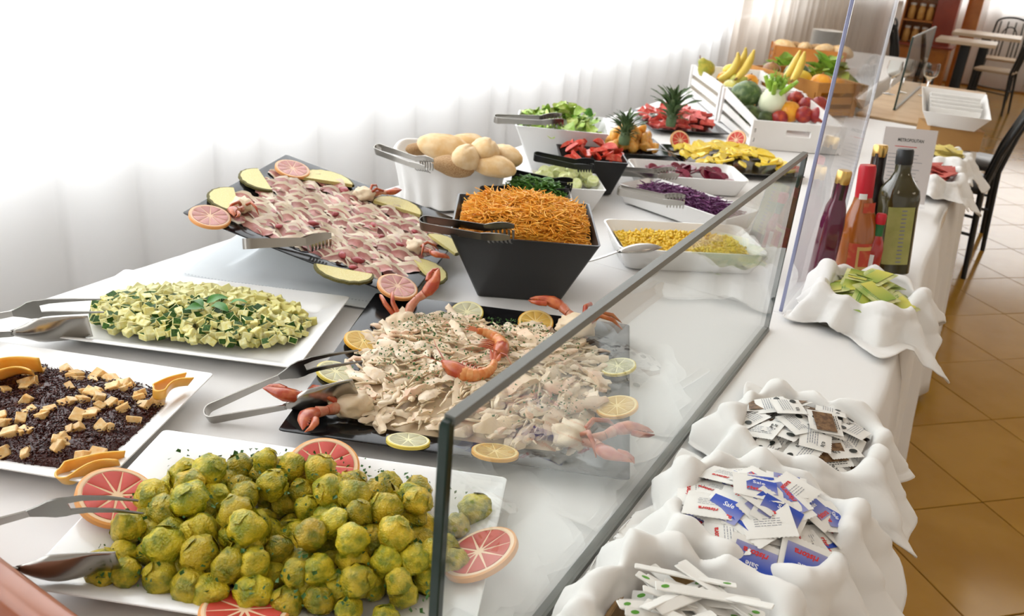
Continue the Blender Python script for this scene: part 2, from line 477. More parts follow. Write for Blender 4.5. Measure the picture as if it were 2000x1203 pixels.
# ================================================================== GLASS GUARDS
def guard(name, label, X, y0, y1, h, th, pane, edge, top, z=T, cat='glass guard', foot=True, edgew=None, group=None):
    t = thing(name, label, cat, (X, (y0 + y1) / 2, z + .001), group=group)
    hl = (y1 - y0) / 2; e = edgew or th
    p = MB(); p.box((0, 0, h / 2), (th, 2 * hl - 2 * e * .5, h - e * .5))
    obj('pane', p.mesh('pane', pane, 0), t)
    for s in (-1, 1):
        q = MB(); q.rloft([(th / 2 + .0004, e / 2, 0, .001), (th / 2 + .0004, e / 2, h - e * .8, .001), (th / 2 - .001, e / 2 - .001, h - e * .3, .001)], 1, M=mat4((0, s * (hl - e / 2), 0)))
        obj('side_edge', q.mesh('side_edge', edge if s < 0 or not edgew else MT['acr_edge2'], 30), t)
    q = MB(); q.box((0, 0, h - e / 2), (th + .0008, 2 * hl - 2 * e * .9, e)); obj('top_edge', q.mesh('top_edge', top, 30), t)
    if foot:
        q = MB(); q.rloft([(th * .9, hl - .005, 0, .001), (th * .75, hl - .005, .007, .001)], 1); obj('base_strip', q.mesh('base_strip', MT['glass_top'], 30), t)
    return t
GX = -.269
guard('glass_guard', 'low clear glass guard with dark green edge standing between platters and baskets', GX, .42, 1.525, .3415, .008, MT['pane'], MT['glass_edge'], MT['glass_top'])
guard('acrylic_screen', 'tall clear acrylic screen standing behind the bottles of dressing', GX, 1.632, 2.22, .82, .006, MT['acrylic'], MT['acr_edge'], MT['acr_edge'], foot=False, edgew=.006)
guard('glass_guard', 'small looking clear glass guard on the wooden table by the wine glasses', -.445, 4.56, 5.64, .3415, .008, MT['pane'], MT['glass_edge'], MT['glass_top'])

# ================================================================== PLATTERS
def platter_me(name, W, L, rim, h, mt, r=.006, th=.0035, well=.007):
    a, b = W / 2, L / 2; mb = MB()
    mb.rloft([(a - rim - .004, b - rim - .004, 0, r), (a - rim, b - rim, .001, r), (a - .002, b - .002, h - th, r), (a, b, h - th * .5, r), (a - .0006, b - .0006, h - .0006, r), (a - .003, b - .003, h, r),
              (a - rim, b - rim, well + .001, r), (a - rim - .006, b - rim - .006, well, r)], 3)
    return mb.mesh(name, mt, 40)
def platter(name, label, c, ang, W, L, rim, h, mt, z=T + .0035, cat='platter', group=None, mw=None):
    o = obj(name, platter_me(name, W, L, rim, h, mt), mw=mw if mw is not None else mat4((c[0], c[1], z), ang))
    tag(o, label, cat, group)
    M_ = mw if mw is not None else mat4((c[0], c[1], z), ang)
    return o, M_
R_ = math.radians
_, MZ = platter('serving_platter', 'white rectangular platter holding the diced zucchini', (-1.046, .877), R_(23.7), .42, .278, .042, .026, MT['white'], group=None)
_, MR = platter('serving_platter', 'white rectangular platter holding the black rice salad', (-1.018, .540), R_(21.8), .42, .278, .042, .028, MT['white'])
_, MS = platter('serving_platter', 'white rectangular platter holding the brussels sprouts', (-.550, .562), R_(23.3), .445, .290, .046, .028, MT['white'])
_, MF = platter('serving_platter', 'square black platter holding the crab and fish meat', (-.584, 1.007), R_(23.0), .462, .478, .062, .024, MT['black'])
CARP = Matrix.Translation((-1.087, 1.266, .833)) @ (Matrix.Rotation(R_(17.247), 4, 'Z') @ Matrix.Rotation(R_(2.337), 4, 'X') @ Matrix.Rotation(R_(12.771), 4, 'Y')) @ Matrix.Translation((0, 0, -.012))
_, MC = platter('serving_platter', 'tilted black platter holding the sliced carpaccio', None, 0, .446, .412, .058, .020, MT['black'], mw=CARP)

# ------------------------------------------------------------------ citrus slices
def citrus_mats(k, skin, pith, flesh, flesh2):
    return (mat(k + '_skin', skin, .4, bump=(300, .3, .0006)), mat(k + '_pith', pith, .6), mat(k + '_flesh', flesh, .25, n=(260, flesh2, .35, .65), bump=(220, .5, .0008), sss=.15))
CIT = {
 'grapefruit': citrus_mats('grapefruit', (.80, .36, .10), (.86, .62, .40), (.56, .030, .022), (.72, .10, .06)),
 'pink_grapefruit': citrus_mats('pink_grapefruit', (.80, .36, .12), (.80, .56, .40), (.52, .20, .18), (.62, .30, .26)),
 'lemon': citrus_mats('lemon', (.78, .62, .10), (.84, .80, .50), (.52, .50, .30), (.70, .68, .46)),
 'orange': citrus_mats('orange', (.80, .40, .03), (.85, .66, .26), (.62, .36, .06), (.78, .52, .12))}
CITM = {}
for k, (a, b_, c_) in CIT.items():
    th = .0038
    m1 = MB(); n = 40
    def ring(r, z): return [(r * math.cos(2 * PI * i / n), r * math.sin(2 * PI * i / n), z) for i in range(n)]
    m1.rings([ring(.93, -th * 25), ring(1, -th * 18), ring(1, th * 18), ring(.94, th * 25)], False, False, 0)
    m1.rings([ring(.94, th * 25), ring(.86, th * 25)], False, False, 1)
    m1.rings([ring(.93, -th * 25), ring(.86, -th * 25)], False, False, 1)
    m1.rings([ring(.87, th * 22), ring(.03, th * 22)], False, True, 1)
    m1.rings([ring(.87, -th * 22), ring(.03, -th * 22)], False, True, 1)
    rind = m1.mesh(k + '_rind', [a, b_], 40)
    ns = 10 if k != 'lemon' else 9
    w = PI / ns * .955
    m2 = MB(); q = []
    pts = [(.12, 0)] + [(.83 * math.cos(t), .83 * math.sin(t)) for t in [(-w + 2 * w * i / 5) for i in range(6)]]
    m2.rings([[(x, y, -th * 26) for x, y in pts], [(x, y, th * 23) for x, y in pts], [(.06 + x * .93 if i else x + .05, y * .9, th * 27) for i, (x, y) in enumerate(pts)]], True, True)
    CITM[k] = (rind, m2.mesh(k + '_segment', c_, 40), ns)
def citrus(kind, M_, label, group, r=.04):
    rind, seg, ns = CITM[kind]
    t = thing(kind + '_slice', label, kind.replace('_', ' ') + ' slice' if kind in ('lemon', 'orange') else 'grapefruit slice', mw=M_ @ Matrix.Scale(r, 4), group=group)
    obj('rind', rind, t)
    off = random.random()
    for i in range(ns): obj('segment', seg, t, rot=(0, 0, 2 * PI * (i + off) / ns))
    return t
def local_at(M_, x, y, z):
    """where the ray of a photo pixel meets height z above a platter's base plane -> local coordinates"""
    inv = M_.inverted(); o_ = inv @ Vector((0, 0, CAMH)); d_ = inv.to_3x3() @ ray(x, y)
    return o_ + d_ * ((z - o_.z) / d_.z)

# ------------------------------------------------------------------ brussels sprouts
MT['sprout'] = mat('sprout_leaf', (.22, .25, .008), .24, var=.22, hue=.012, n=(1.3, (.66, .50, .022), .36, .60, 5), bump=(7, .9, .004), sss=.08, coat=.15)
sprout_me = []
for sd in range(8):
    bl = blob(1, 3, .20, 1.9, sd + 1, (1, .92 + .02 * (sd % 4), 1.12))
    vs = []
    for p in bl.v:
        x, y, z = p; a = math.atan2(y, x)
        k = 1 + .045 * math.cos(5 * a + sd) * max(0, 1 - abs(z)) + .07 * fbm((x * 2, y * 2, z * 2 + sd), 2.2)
        if z < -.75: z = -.75 - (-.75 - z) * .3       # cut stem end
        vs.append((x * k, y * k, z))
    bl.v = vs
    # loose leaves lifting at the top
    for q in range(3):
        a0 = q * 2.1 + sd; P = []
        for i in range(5):
            t = i / 4; row = []
            for j in range(5):
                u = (j / 4 - .5) * 1.15 * math.sin(PI * (.18 + .8 * t) ) ; rr = 1.06 + .10 * t ** 2
                ph = .15 + t * .85
                row.append((rr * math.cos(a0 + u) * math.cos(ph), rr * math.sin(a0 + u) * math.cos(ph), rr * math.sin(ph) * 1.06 + .05 * math.sin(7 * u)))
            P.append(row)
        bl.grid(P)
    sprout_me.append(bl.mesh('brussels_sprout', MT['sprout'], 180))
def heap(M_, hx, hy, r, layers, jit, zb, name, meshes, label, cat, group, rnd, flatten=1.0, shape=2.6, cx=0, cy=0, tilt=True, sc=(.88, 1.12), zstep=.78, skip=0.0):
    out = []
    for ly in range(layers):
        kx = hx - ly * r * 1.35; ky = hy - ly * r * 1.25
        if kx <= 0 or ky <= 0: break
        step = 2 * r * .96; row = 0; y = -ky
        while y <= ky:
            x = -kx + (row % 2) * step / 2 + (ly % 2) * step * .3
            while x <= kx:
                if (abs(x / kx) ** shape + abs(y / ky) ** shape) <= 1 and not (ly >= 1 and rnd.random() < skip * ly):
                    p = Vector((cx + x + rnd.uniform(-jit, jit) * r, cy + y + rnd.uniform(-jit, jit) * r, zb + r * flatten + ly * 2 * r * zstep * flatten + rnd.uniform(-.08, .12) * r))
                    rot = Euler((rnd.uniform(0, 6.3), rnd.uniform(0, 6.3), rnd.uniform(0, 6.3)) if tilt else (0, 0, rnd.uniform(0, 6.3)))
                    s = r * rnd.uniform(*sc)
                    o = obj(name, rnd.choice(meshes), mw=M_ @ Matrix.Translation(p) @ rot.to_matrix().to_4x4() @ Matrix.Scale(s, 4))
                    tag(o, label, cat, group); out.append(o)
                x += step
            y += step * .87; row += 1
    return out
rnd = random.Random(11)
heap(MS, .186, .122, .0172, 3, .50, .006, 'brussels_sprout', sprout_me, 'cooked yellow green brussels sprout in the herbed heap', 'brussels sprout', 'brussels sprouts on the white platter', rnd, cx=.003, cy=-.012, zstep=.60, skip=.26, sc=(.78, 1.16))
for (x, y) in ((205, 1112), (925, 995)):
    p = local_at(MS, x, y, .024)
    o = obj('brussels_sprout', sprout_me[3], mw=MS @ Matrix.Translation(p) @ Euler((1, .5, x)).to_matrix().to_4x4() @ Matrix.Scale(.0185, 4))
    tag(o, 'cooked yellow green brussels sprout in the herbed heap', 'brussels sprout', 'brussels sprouts on the white platter')
for (x, y, h, rx, ry, rz) in ((632, 912, .036, .30, .05, .3), (228, 972, .034, .15, .35, .3), (938, 1082, .032, -.05, -.45, 0), (478, 1196, .022, -.2, 0, 0)):
    p = local_at(MS, x, y, h)
    citrus('grapefruit', MS @ Matrix.Translation(p) @ Euler((rx, ry, rz)).to_matrix().to_4x4(), {632: 'red grapefruit slice at the sprouts platter rim facing the seafood platter', 228: 'red grapefruit slice between the rice platter and the brussels sprouts', 938: 'red grapefruit slice beside the sprouts, seen through the low glass guard', 478: 'red grapefruit slice at the near rim of the sprouts platter'}[x], 'grapefruit slices around the sprouts', .043)

# ------------------------------------------------------------------ diced zucchini
MT['zflesh'] = mat('zucchini_flesh', (.64, .58, .17), .35, var=.14, n=(1.5, (.72, .71, .38), .35, .65), sss=.15)
MT['zskin'] = mat('zucchini_skin', (.014, .052, .005), .5, spec=.2, var=.3, n=(3, (.06, .14, .02), .4, .7))
zc = []
for sd in range(8):
    rd = random.Random(sd + 40); mb = MB()
    d = [rd.uniform(.75, 1.2), rd.uniform(.7, 1.1), rd.uniform(.6, .95)]
    vs = [(i * d[0] * rd.uniform(.85, 1.1), j * d[1] * rd.uniform(.85, 1.1), k * d[2] * rd.uniform(.9, 1.1)) for k in (-1, 1) for j in (-1, 1) for i in (-1, 1)]
    fs = [(0, 2, 3, 1), (4, 5, 7, 6), (0, 1, 5, 4), (2, 6, 7, 3), (0, 4, 6, 2), (1, 3, 7, 5)]
    sk = [[1], [1, 2], [2], [0, 2], [4, 1], [1, 3], [], [5]][sd]
    for i, f in enumerate(fs): mb.add([], []); mb.f.append(f); mb.m.append(1 if i in sk else 0)
    mb.v = vs
    me = mb.mesh('zucchini_cube', [MT['zflesh'], MT['zskin']], 0)
    b = bmesh.new(); b.from_mesh(me); bmesh.ops.bevel(b, geom=b.edges[:], offset=.12, segments=1, affect='EDGES'); b.to_mesh(me); b.free()
    zc.append(me)
rd = random.Random(5)
zlab = ('small cube of diced zucchini in the heap on the white platter', 'zucchini cube', 'diced zucchini cubes')
def mound(x, y, hx, hy, h, sh=2.4):
    k = 1 - min(1, abs(x / hx) ** sh + abs(y / hy) ** sh)
    return h * k ** .6 if k > 0 else 0
pts = []
while len(pts) < 460:
    x, y = rd.uniform(-.178, .178), rd.uniform(-.099, .100)
    if abs(x / .178) ** 2.4 + abs(y / .100) ** 2.4 > 1.0: continue
    if any((x - a) ** 2 + (y - b_) ** 2 < (.0078 if i > 300 else .0088) ** 2 for i, (a, b_) in enumerate(pts)) and rd.random() < .93: continue
    pts.append((x, y))
zs = MB()
pts.sort(key=lambda q: q[1])
for i, (x, y) in enumerate(pts):
    z = .007 + .0065 + mound(x, y, .184, .106, .027) + rd.uniform(-.002, .003)
    M_ = MZ @ Matrix.Translation((x, y + .004, z)) @ Euler((rd.uniform(-.6, .6), rd.uniform(-.6, .6), rd.uniform(0, 6.3))).to_matrix().to_4x4() @ Matrix.Scale(rd.uniform(.0062, .0092), 4)
    if i < 300: tag(obj('zucchini_cube', rd.choice(zc), mw=M_), *zlab)
    else:
        me = rd.choice(zc)
        zs.add([v.co for v in me.vertices], [tuple(p.vertices) for p in me.polygons], 0, M_)
# the bulk of the heap under and behind the countable cubes
for k in range(430):
    x, y = rd.uniform(-.158, .158), rd.uniform(-.085, .088)
    if abs(x / .160) ** 2.6 + abs(y / .09) ** 2.6 > 1.0: continue
    me = rd.choice(zc); z = .012 + mound(x, y, .184, .106, .027) * .55
    o_ = len(zs.v)
    M_ = MZ @ Matrix.Translation((x, y + .004, z)) @ Euler((rd.uniform(0, 6), rd.uniform(0, 6), rd.uniform(0, 6.3))).to_matrix().to_4x4() @ Matrix.Scale(.0065, 4)
    for p in me.polygons: zs.f.append(tuple(i + o_ for i in p.vertices)); zs.m.append(p.material_index)
    zs.v += [tuple(M_ @ v.co) for v in me.vertices]
o = obj('zucchini_dice', zs.mesh('zucchini_dice', [MT['zflesh'], MT['zskin']], 0)); tag(o, 'bulk of the diced zucchini heaped on the white platter', 'zucchini', kind='stuff')
MT['basil'] = mat('basil_leaf', (.035, .16, .015), .35, n=(40, (.06, .24, .02), .4, .6), var=.2)
def leaf_me(name, mt, L=1, W=.6, cup=.25, n=7):
    P = []
    for i in range(n):
        t = i / (n - 1); row = []
        hw = W / 2 * math.sin(PI * (t * .94 + .03)) ** .8
        for j in range(5):
            u = j / 2 - 1
            row.append((t * L, u * hw, cup * (abs(u) ** 1.5) * hw + .22 * L * math.sin(PI * t) * .5 - .15 * L * t * t + .03 * math.sin(9 * t) * u))
        P.append(row)
    mb = MB(); mb.grid(P); return mb.mesh(name, mt, 180)
basil = leaf_me('basil_leaf', MT['basil'])
for (x, y, a, s) in ((395, 600, 2.6, .036), (405, 592, .9, .036), (412, 598, -.3, .034), (400, 603, 3.6, .030), (450, 592, .4, .026)):
    p = local_at(MZ, x, y, .050)
    tag(obj('basil_leaf', basil, mw=MZ @ Matrix.Translation(p) @ Euler((rd.uniform(-.4, .4), -.15, a)).to_matrix().to_4x4() @ Matrix.Scale(s, 4)), 'fresh green basil leaf lying on top of the diced zucchini', 'basil leaf', 'basil leaves on the zucchini')

# ------------------------------------------------------------------ black rice with melon
rdp = random.Random(9); hb = MB()
for k in range(520):
    x, y = rdp.uniform(-.18, .18), rdp.uniform(-.13, .105)
    z = .034 + .040 * max(0, 1 - (x / .19) ** 2 - (y / .14) ** 2) + rdp.uniform(-.006, .006); q = rdp.uniform(.0012, .0032)
    M_ = Matrix.Translation((x, y, z)) @ Euler((rdp.uniform(-1, 1), rdp.uniform(-1, 1), rdp.uniform(0, 6))).to_matrix().to_4x4()
    hb.add([(-q, -q * .6, 0), (q, -q * .5, q * .4), (q * .8, q * .7, 0), (-q * .7, q * .6, q * .3)], [(0, 1, 2, 3)], 0, M_)
MT['herb'] = mat('chopped_herbs', (.03, .11, .012), .5)
o = obj('chopped_herbs', hb.mesh('chopped_herbs', MT['herb'], 0), mw=MS); tag(o, 'dark green chopped herbs clinging to the brussels sprouts', 'herbs', kind='stuff')
MT['rice'] = mat('black_rice', (.040, .010, .008), .25, n=(700, (.10, .032, .026), .45, .65))
MT['melon'] = mat('melon_flesh', (.74, .42, .13), .3, var=.18, n=(1.5, (.82, .62, .32), .35, .7), sss=.2)
MT['ribbon'] = mat('melon_ribbon', (.86, .44, .055), .3, n=(60, (.86, .52, .12), .35, .7), sss=.25)
rd = random.Random(17)
P = []
for i in range(61):
    row = []
    for j in range(41):
        x = -.18 + .36 * i / 60; y = -.115 + .23 * j / 40
        e = max(abs(x / .18) , abs(y / .115))
        h = mound(x, y, .178, .113, .020, 3.5)
        row.append((x, y, .0065 + h + (.004 * fbm((x, y, 2), 38) + .0022 * fbm((x, y, 7), 120) if h > .003 else 0)))
    P.append(row)
rb = MB(); rb.grid(P)
# drop the skirt outside the mound
rb.f = [f for f in rb.f if max(rb.v[i][2] for i in f) > .0085]; rb.m = [0] * len(rb.f)
for k in range(5200):
    x, y = rd.uniform(-.178, .178), rd.uniform(-.114, .114)
    h = mound(x, y, .18, .115, .020, 3.5)
    if h <= 0: continue
    z = .0075 + h + .004 * fbm((x, y, 2), 38) + rd.uniform(-.0005, .0025)
    M_ = Matrix.Translation((x, y, z)) @ Euler((rd.uniform(-.7, .7), rd.uniform(-.7, .7), rd.uniform(0, 6.3))).to_matrix().to_4x4()
    l, w_ = rd.uniform(.0030, .0042), rd.uniform(.0010, .0014)
    rb.add([(l, 0, 0), (-l, 0, 0), (0, w_, 0), (0, -w_, 0), (0, 0, w_), (0, 0, -w_)], [(0, 2, 4), (2, 1, 4), (1, 3, 4), (3, 0, 4), (2, 0, 5), (1, 2, 5), (3, 1, 5), (0, 3, 5)], 0, M_)
o = obj('black_rice', rb.mesh('black_rice', MT['rice'], 180), mw=MR); tag(o, 'glossy black rice salad spread over the white platter', 'rice', kind='stuff')
mc = []
for sd in range(6):
    r2 = random.Random(sd + 70); mb = MB(); d = (r2.uniform(.8, 1.4), r2.uniform(.6, 1), r2.uniform(.45, .8))
    vs = [(i * d[0] * r2.uniform(.6, 1.1), j * d[1] * r2.uniform(.6, 1.1), k * d[2] * r2.uniform(.85, 1.1)) for k in (-1, 1) for j in (-1, 1) for i in (-1, 1)]
    mb.add(vs, [(0, 2, 3, 1), (4, 5, 7, 6), (0, 1, 5, 4), (2, 6, 7, 3), (0, 4, 6, 2), (1, 3, 7, 5)])
    me = mb.mesh('melon_chunk', MT['melon'], 0)
    b = bmesh.new(); b.from_mesh(me); bmesh.ops.bevel(b, geom=b.edges[:], offset=.1, segments=1, affect='EDGES'); b.to_mesh(me); b.free(); mc.append(me)
for k in range(120):
    x, y = rd.uniform(-.17, .17), rd.uniform(-.105, .105)
    h = mound(x, y, .18, .115, .020, 3.5)
    if h < .004: continue
    M_ = MR @ Matrix.Translation((x, y, 0.0075 + h)) @ Euler((rd.uniform(-.5, .5), rd.uniform(-.5, .5), rd.uniform(0, 6.3))).to_matrix().to_4x4() @ Matrix.Scale(rd.uniform(.0065, .0115), 4)
    tag(obj('melon_chunk', rd.choice(mc), mw=M_), 'small orange melon chunk mixed into the black rice', 'melon chunk', 'melon chunks in the black rice')
def ribbon_me(turns, L, w, seed):
    """thin strip standing on edge, folded back on itself like a hairpin with a flaring end"""
    P = []; n = 44
    for i in range(n):
        t = i / (n - 1)
        if t < .45: q = t / .45; x = L * (.55 - 1.05 * q); y = .30 * L + .10 * L * math.sin(PI * q)
        elif t < .68: q = (t - .45) / .23; a = PI / 2 + PI * q; x = -.5 * L + .30 * L * math.cos(a); y = .30 * L * math.sin(a)
        else: q = (t - .68) / .32; x = L * (-.5 + 1.0 * q); y = -.30 * L + .32 * L * math.sin(2.4 * q * turns)
        row = []
        lift = .35 * w * max(0, (t - .6)) / .4
        for k in range(7):
            v = k / 6
            row.append((x + .10 * L * v * math.sin(5 * t + seed), y - (.55 + .25 * math.sin(4 * t + seed)) * w * v * (1 if t > .5 else .45), w * v * (.85 - .2 * t) + lift + .002))
        P.append(row)
    mb = MB(); mb.grid(P); return mb.mesh('melon_ribbon', MT['ribbon'], 180)
for i, (x, y, a, L, w, tn) in enumerate(((190, 908, .55, .050, .026, 1.1), (338, 765, 1.0, .034, .026, 1.3), (36, 740, .35, .05, .034, 1.2))):
    p = local_at(MR, x, y, .026)
    o = obj('melon_ribbon', ribbon_me(tn, L, w, i + 1), mw=MR @ Matrix.Translation((p.x, p.y, .012 + (.012 if i else 0))) @ Euler((.05, .0, a)).to_matrix().to_4x4())
    sm = o.modifiers.new('thickness', 'SOLIDIFY'); sm.thickness = .0022; sm.offset = 0
    tag(o, ['folded orange melon ribbon at the front corner of the rice platter', 'curled melon ribbon at the back corner of the rice platter', 'wide orange melon ribbon curled on top of the black rice'][i], 'melon ribbon')

# ================================================================== SEAFOOD PLATTER
MT['crabmeat'] = mat('crab_meat', (.74, .57, .38), .42, var=.14, n=(1.2, (.80, .68, .52), .35, .65), bump=(6, .5, .003), sss=.2)
MT['flake'] = mat('pale_fish', (.76, .60, .42), .40, var=.14, n=(1.5, (.78, .46, .32), .45, .75), sss=.2)
MT['shell_red'] = mat('crab_shell', (.36, .040, .010), .28, n=(70, (.56, .16, .05), .38, .7), bump=(250, .3, .0006), coat=.2)
MT['shell_pink'] = mat('crab_shell_pink', (.48, .13, .065), .3, n=(70, (.64, .34, .22), .4, .7), bump=(250, .3, .0006), coat=.2)
MT['prawn'] = mat('prawn_shell', (.60, .17, .035), .3, n=(60, (.72, .36, .13), .4, .7), coat=.2)
MT['parsley'] = mat('chopped_parsley', (.035, .12, .012), .5)
MT['garlicsauce'] = mat('pale_meat', (.78, .64, .45), .45, n=(40, (.70, .54, .36), .4, .7), bump=(120, .5, .001), sss=.2)

strips = []
for sd in range(12):
    r2 = random.Random(sd + 300); mb = MB(); n = 9
    bend = r2.uniform(-.35, .35); wv = r2.uniform(.02, .07)
    pts = [((t - .5), bend * (t - .5) ** 2 + wv * math.sin(5 * t + sd), .05 * math.sin(3 * t + sd) + .03 * r2.uniform(-1, 1)) for t in [i / (n - 1) for i in range(n)]]
    big = 1.0 if sd < 6 else 1.7
    rr = [(.035 + .080 * big * math.sin(PI * (.08 + .86 * i / (n - 1))) ** .8) * r2.uniform(.62, 1.3) for i in range(n)]
    mb.tube(pts, rr, 7, up=(0, 0, 1), flat=[r2.uniform(.4, .85) for _ in range(n)])
    ns_ = 7; vv = []
    for q_, p_ in enumerate(mb.v):
        cc_ = Vector(pts[min(q_ // ns_, n - 1)]); k_ = q_ % ns_; f_ = 1 + .30 * math.sin(k_ * 2.7 + sd * 1.9) * (.6 + .4 * math.sin(q_ // ns_ * 1.3 + sd)); vv.append(tuple(cc_ + (Vector(p_) - cc_) * f_))
    mb.v = vv
    strips.append(mb.mesh('fish_strip', MT['crabmeat'] if sd % 3 else MT['flake'], 60))
rd = random.Random(23)
slab = ('pale strip of crab or fish meat in the heap on the square black platter', 'fish strip', 'fish and crab strips on the black platter')
cl = [(-.13, .13, 0.2), (-.02, .14, -.1), (.10, .13, .5), (-.14, .03, .1), (-.16, -.08, -.5), (-.06, -.10, 1.1), (.05, -.12, .8), (.15, -.06, 1.3), (.16, .05, .35), (.05, .06, .1), (.12, -.14, 1.0), (-.07, .06, -.2), (0, -.02, .4)]
cnt = 0
while cnt < 290:
    x, y = rd.uniform(-.188, .196), rd.uniform(-.19, .182)
    if abs(x / .19) ** 4 + abs(y / .186) ** 4 > 1: continue
    k = min(cl, key=lambda q: (q[0] - x) ** 2 + (q[1] - y) ** 2)
    h = mound(x, y, .2, .195, .026, 3)
    z = .008 + .005 + h * rd.uniform(.5, 1.0)
    L = rd.uniform(.030, .074)
    M_ = MF @ Matrix.Translation((x, y, z)) @ Euler((rd.uniform(-.5, .5), rd.uniform(-.22, .22), k[2] + rd.gauss(0, .5))).to_matrix().to_4x4() @ Matrix.Scale(L, 4)
    tag(obj('fish_strip', rd.choice(strips), mw=M_), *slab); cnt += 1
# bed of flaked meat below the strips
P = []
for i in range(41):
    row = []
    for j in range(41):
        x, y = -.19 + .38 * i / 40, -.185 + .37 * j / 40
        row.append((x, y, .0075 + mound(x, y, .188, .182, .024, 3.4) * (.75 + .35 * fbm((x, y, 1), 60))))
    P.append(row)
bed = MB(); bed.grid(P); bed.f = [f for f in bed.f if max(bed.v[i][2] for i in f) > .0082]; bed.m = [0] * len(bed.f)
for k in range(420):     # shreds
    x, y = rd.uniform(-.18, .18), rd.uniform(-.176, .176)
    h = mound(x, y, .195, .19, .026, 3)
    if h < .004: continue
    kk = min(cl, key=lambda q: (q[0] - x) ** 2 + (q[1] - y) ** 2)
    a = kk[2] + rd.gauss(0, .5); L = rd.uniform(.008, .018)
    d = Vector((math.cos(a), math.sin(a), rd.uniform(-.3, .3)))
    p = Vector((x, y, .012 + h)); q = Vector((rd.uniform(-.2, .2) * L, rd.uniform(-.2, .2) * L, .002))
    bed.tube([p - d * L, p + q, p + d * L], [.0012, .0022, .0010], 5)
o = obj('flaked_fish', bed.mesh('flaked_fish', MT['garlicsauce'], 180), mw=MF); tag(o, 'finely flaked white meat bedding the strips on the black platter', 'fish', kind='stuff')
ps = MB()
for k in range(1300):
    if k < 1100:
        cx, cy, sg = rd.choice([(-.12, .14, .05), (-.10, .06, .06), (-.06, -.07, .05), (.03, .14, .06), (.1, .1, .06), (.12, -.1, .05), (0, .03, .09), (-.13, -.02, .05)])
        x, y = rd.gauss(cx, sg * .6), rd.gauss(cy, sg * .6)
    else: x, y = rd.uniform(-.18, .18), rd.uniform(-.17, .17)
    h = mound(x, y, .2, .195, .026, 3)
    if h < .003: continue
    z = .019 + h * 1.0 + rd.uniform(-.001, .004); s = rd.uniform(.0009, .0024)
    M_ = Matrix.Translation((x, y, z)) @ Euler((rd.uniform(-.8, .8), rd.uniform(-.8, .8), rd.uniform(0, 6))).to_matrix().to_4x4()
    ps.add([(-s, -s * .6, 0), (s, -s * .5, s * .4), (s * .8, s * .7, 0), (-s * .7, s * .6, s * .3)], [(0, 1, 2, 3)], 0, M_)
o = obj('chopped_parsley', ps.mesh('chopped_parsley', MT['parsley'], 0), mw=MF); tag(o, 'chopped green parsley sprinkled over the crab and fish', 'parsley', kind='stuff')
for kind, x, y, h in (('lemon', 912, 611, .024), ('orange', 1046, 630, .026), ('orange', 709, 668, .024), ('lemon', 655, 728, .022), ('lemon', 797, 862, .022), ('orange', 967, 884, .024), ('lemon', 1207, 717, .026), ('orange', 1205, 795, .028)):
    p = local_at(MF, x, y, h)
    out = Vector((p.x, p.y, 0)); edge = max(abs(p.x) / .231, abs(p.y) / .239)
    # lie along the sloping rim
    ax = (.30 if p.y > .15 else -.25 if p.y < -.15 else 0); ay = (-.25 if p.x > .15 else .25 if p.x < -.15 else 0)
    where = {912: 'pale lemon slice on the seafood platter rim below the carrot bowl', 1046: 'yellow orange slice on the seafood platter rim between lemon and crab legs', 709: 'yellow orange slice on the seafood platter rim facing the zucchini', 655: 'pale lemon slice lying under the fork of the seafood tongs',
             797: 'pale lemon slice on the seafood platter rim above the sprouts', 967: 'yellow orange slice just behind the low glass, facing the sprouts', 1207: 'pale lemon slice seen through the glass, above an orange slice', 1205: 'yellow orange slice seen through the glass, below a lemon slice'}
    citrus(kind, MF @ Matrix.Translation(p) @ Euler((ax, ay, 0)).to_matrix().to_4x4(), where[x], kind + ' slices on the seafood platter', .029 if kind == 'lemon' else .031)

# ------------------------------------------------------------------ crab claws
def claw_meshes():
    D = {}
    m_ = blob(1, 3, .42, 1.7, 3, (.030, .024, .017)); D['body_meat'] = m_.mesh('body_meat', MT['garlicsauce'], 180)
    a = MB(); a.tube([(0, 0, 0), (.018, .006, .006), (.034, .004, .012)], [.0075, .0085, .0065], 8); a.tube([(.034, .004, .012), (.047, -.002, .016)], [.0062, .0082], 8); D['arm'] = a.mesh('arm', MT['shell_pink'], 60)
    a = MB(); a.tube([(.045, -.002, .016), (.055, -.004, .018), (.068, -.004, .021), (.080, -.001, .023), (.092, .006, .024), (.100, .010, .023)], [.007, .0115, .0125, .0085, .005, .0008], 9, flat=.7, up=(0, 0, 1)); 
    for k in range(4): a.lathe([(.0018, 0), (.0002, .003)], 5, M=Matrix.Translation((.074 + .005 * k, .004 + .002 * k, .024)) @ Matrix.Rotation(-1.2, 4, 'X'))
    D['claw'] = a.mesh('claw', MT['shell_red'], 60)
    a = MB(); a.tube([(.070, .009, .021), (.080, .015, .022), (.092, .0165, .022), (.101, .013, .021)], [.0055, .0056, .0038, .0007], 8, flat=.75, up=(0, 0, 1)); D['claw_finger'] = a.mesh('claw_finger', MT['shell_red'], 60)
    a = MB(); a.tube([(0, 0, 0), (.022, .012, .016), (.044, .012, .010), (.058, .010, -.004)], [.0048, .0042, .0034, .0006], 7); D['leg'] = a.mesh('leg', MT['shell_red'], 60)
    return D
CLAW = claw_meshes()
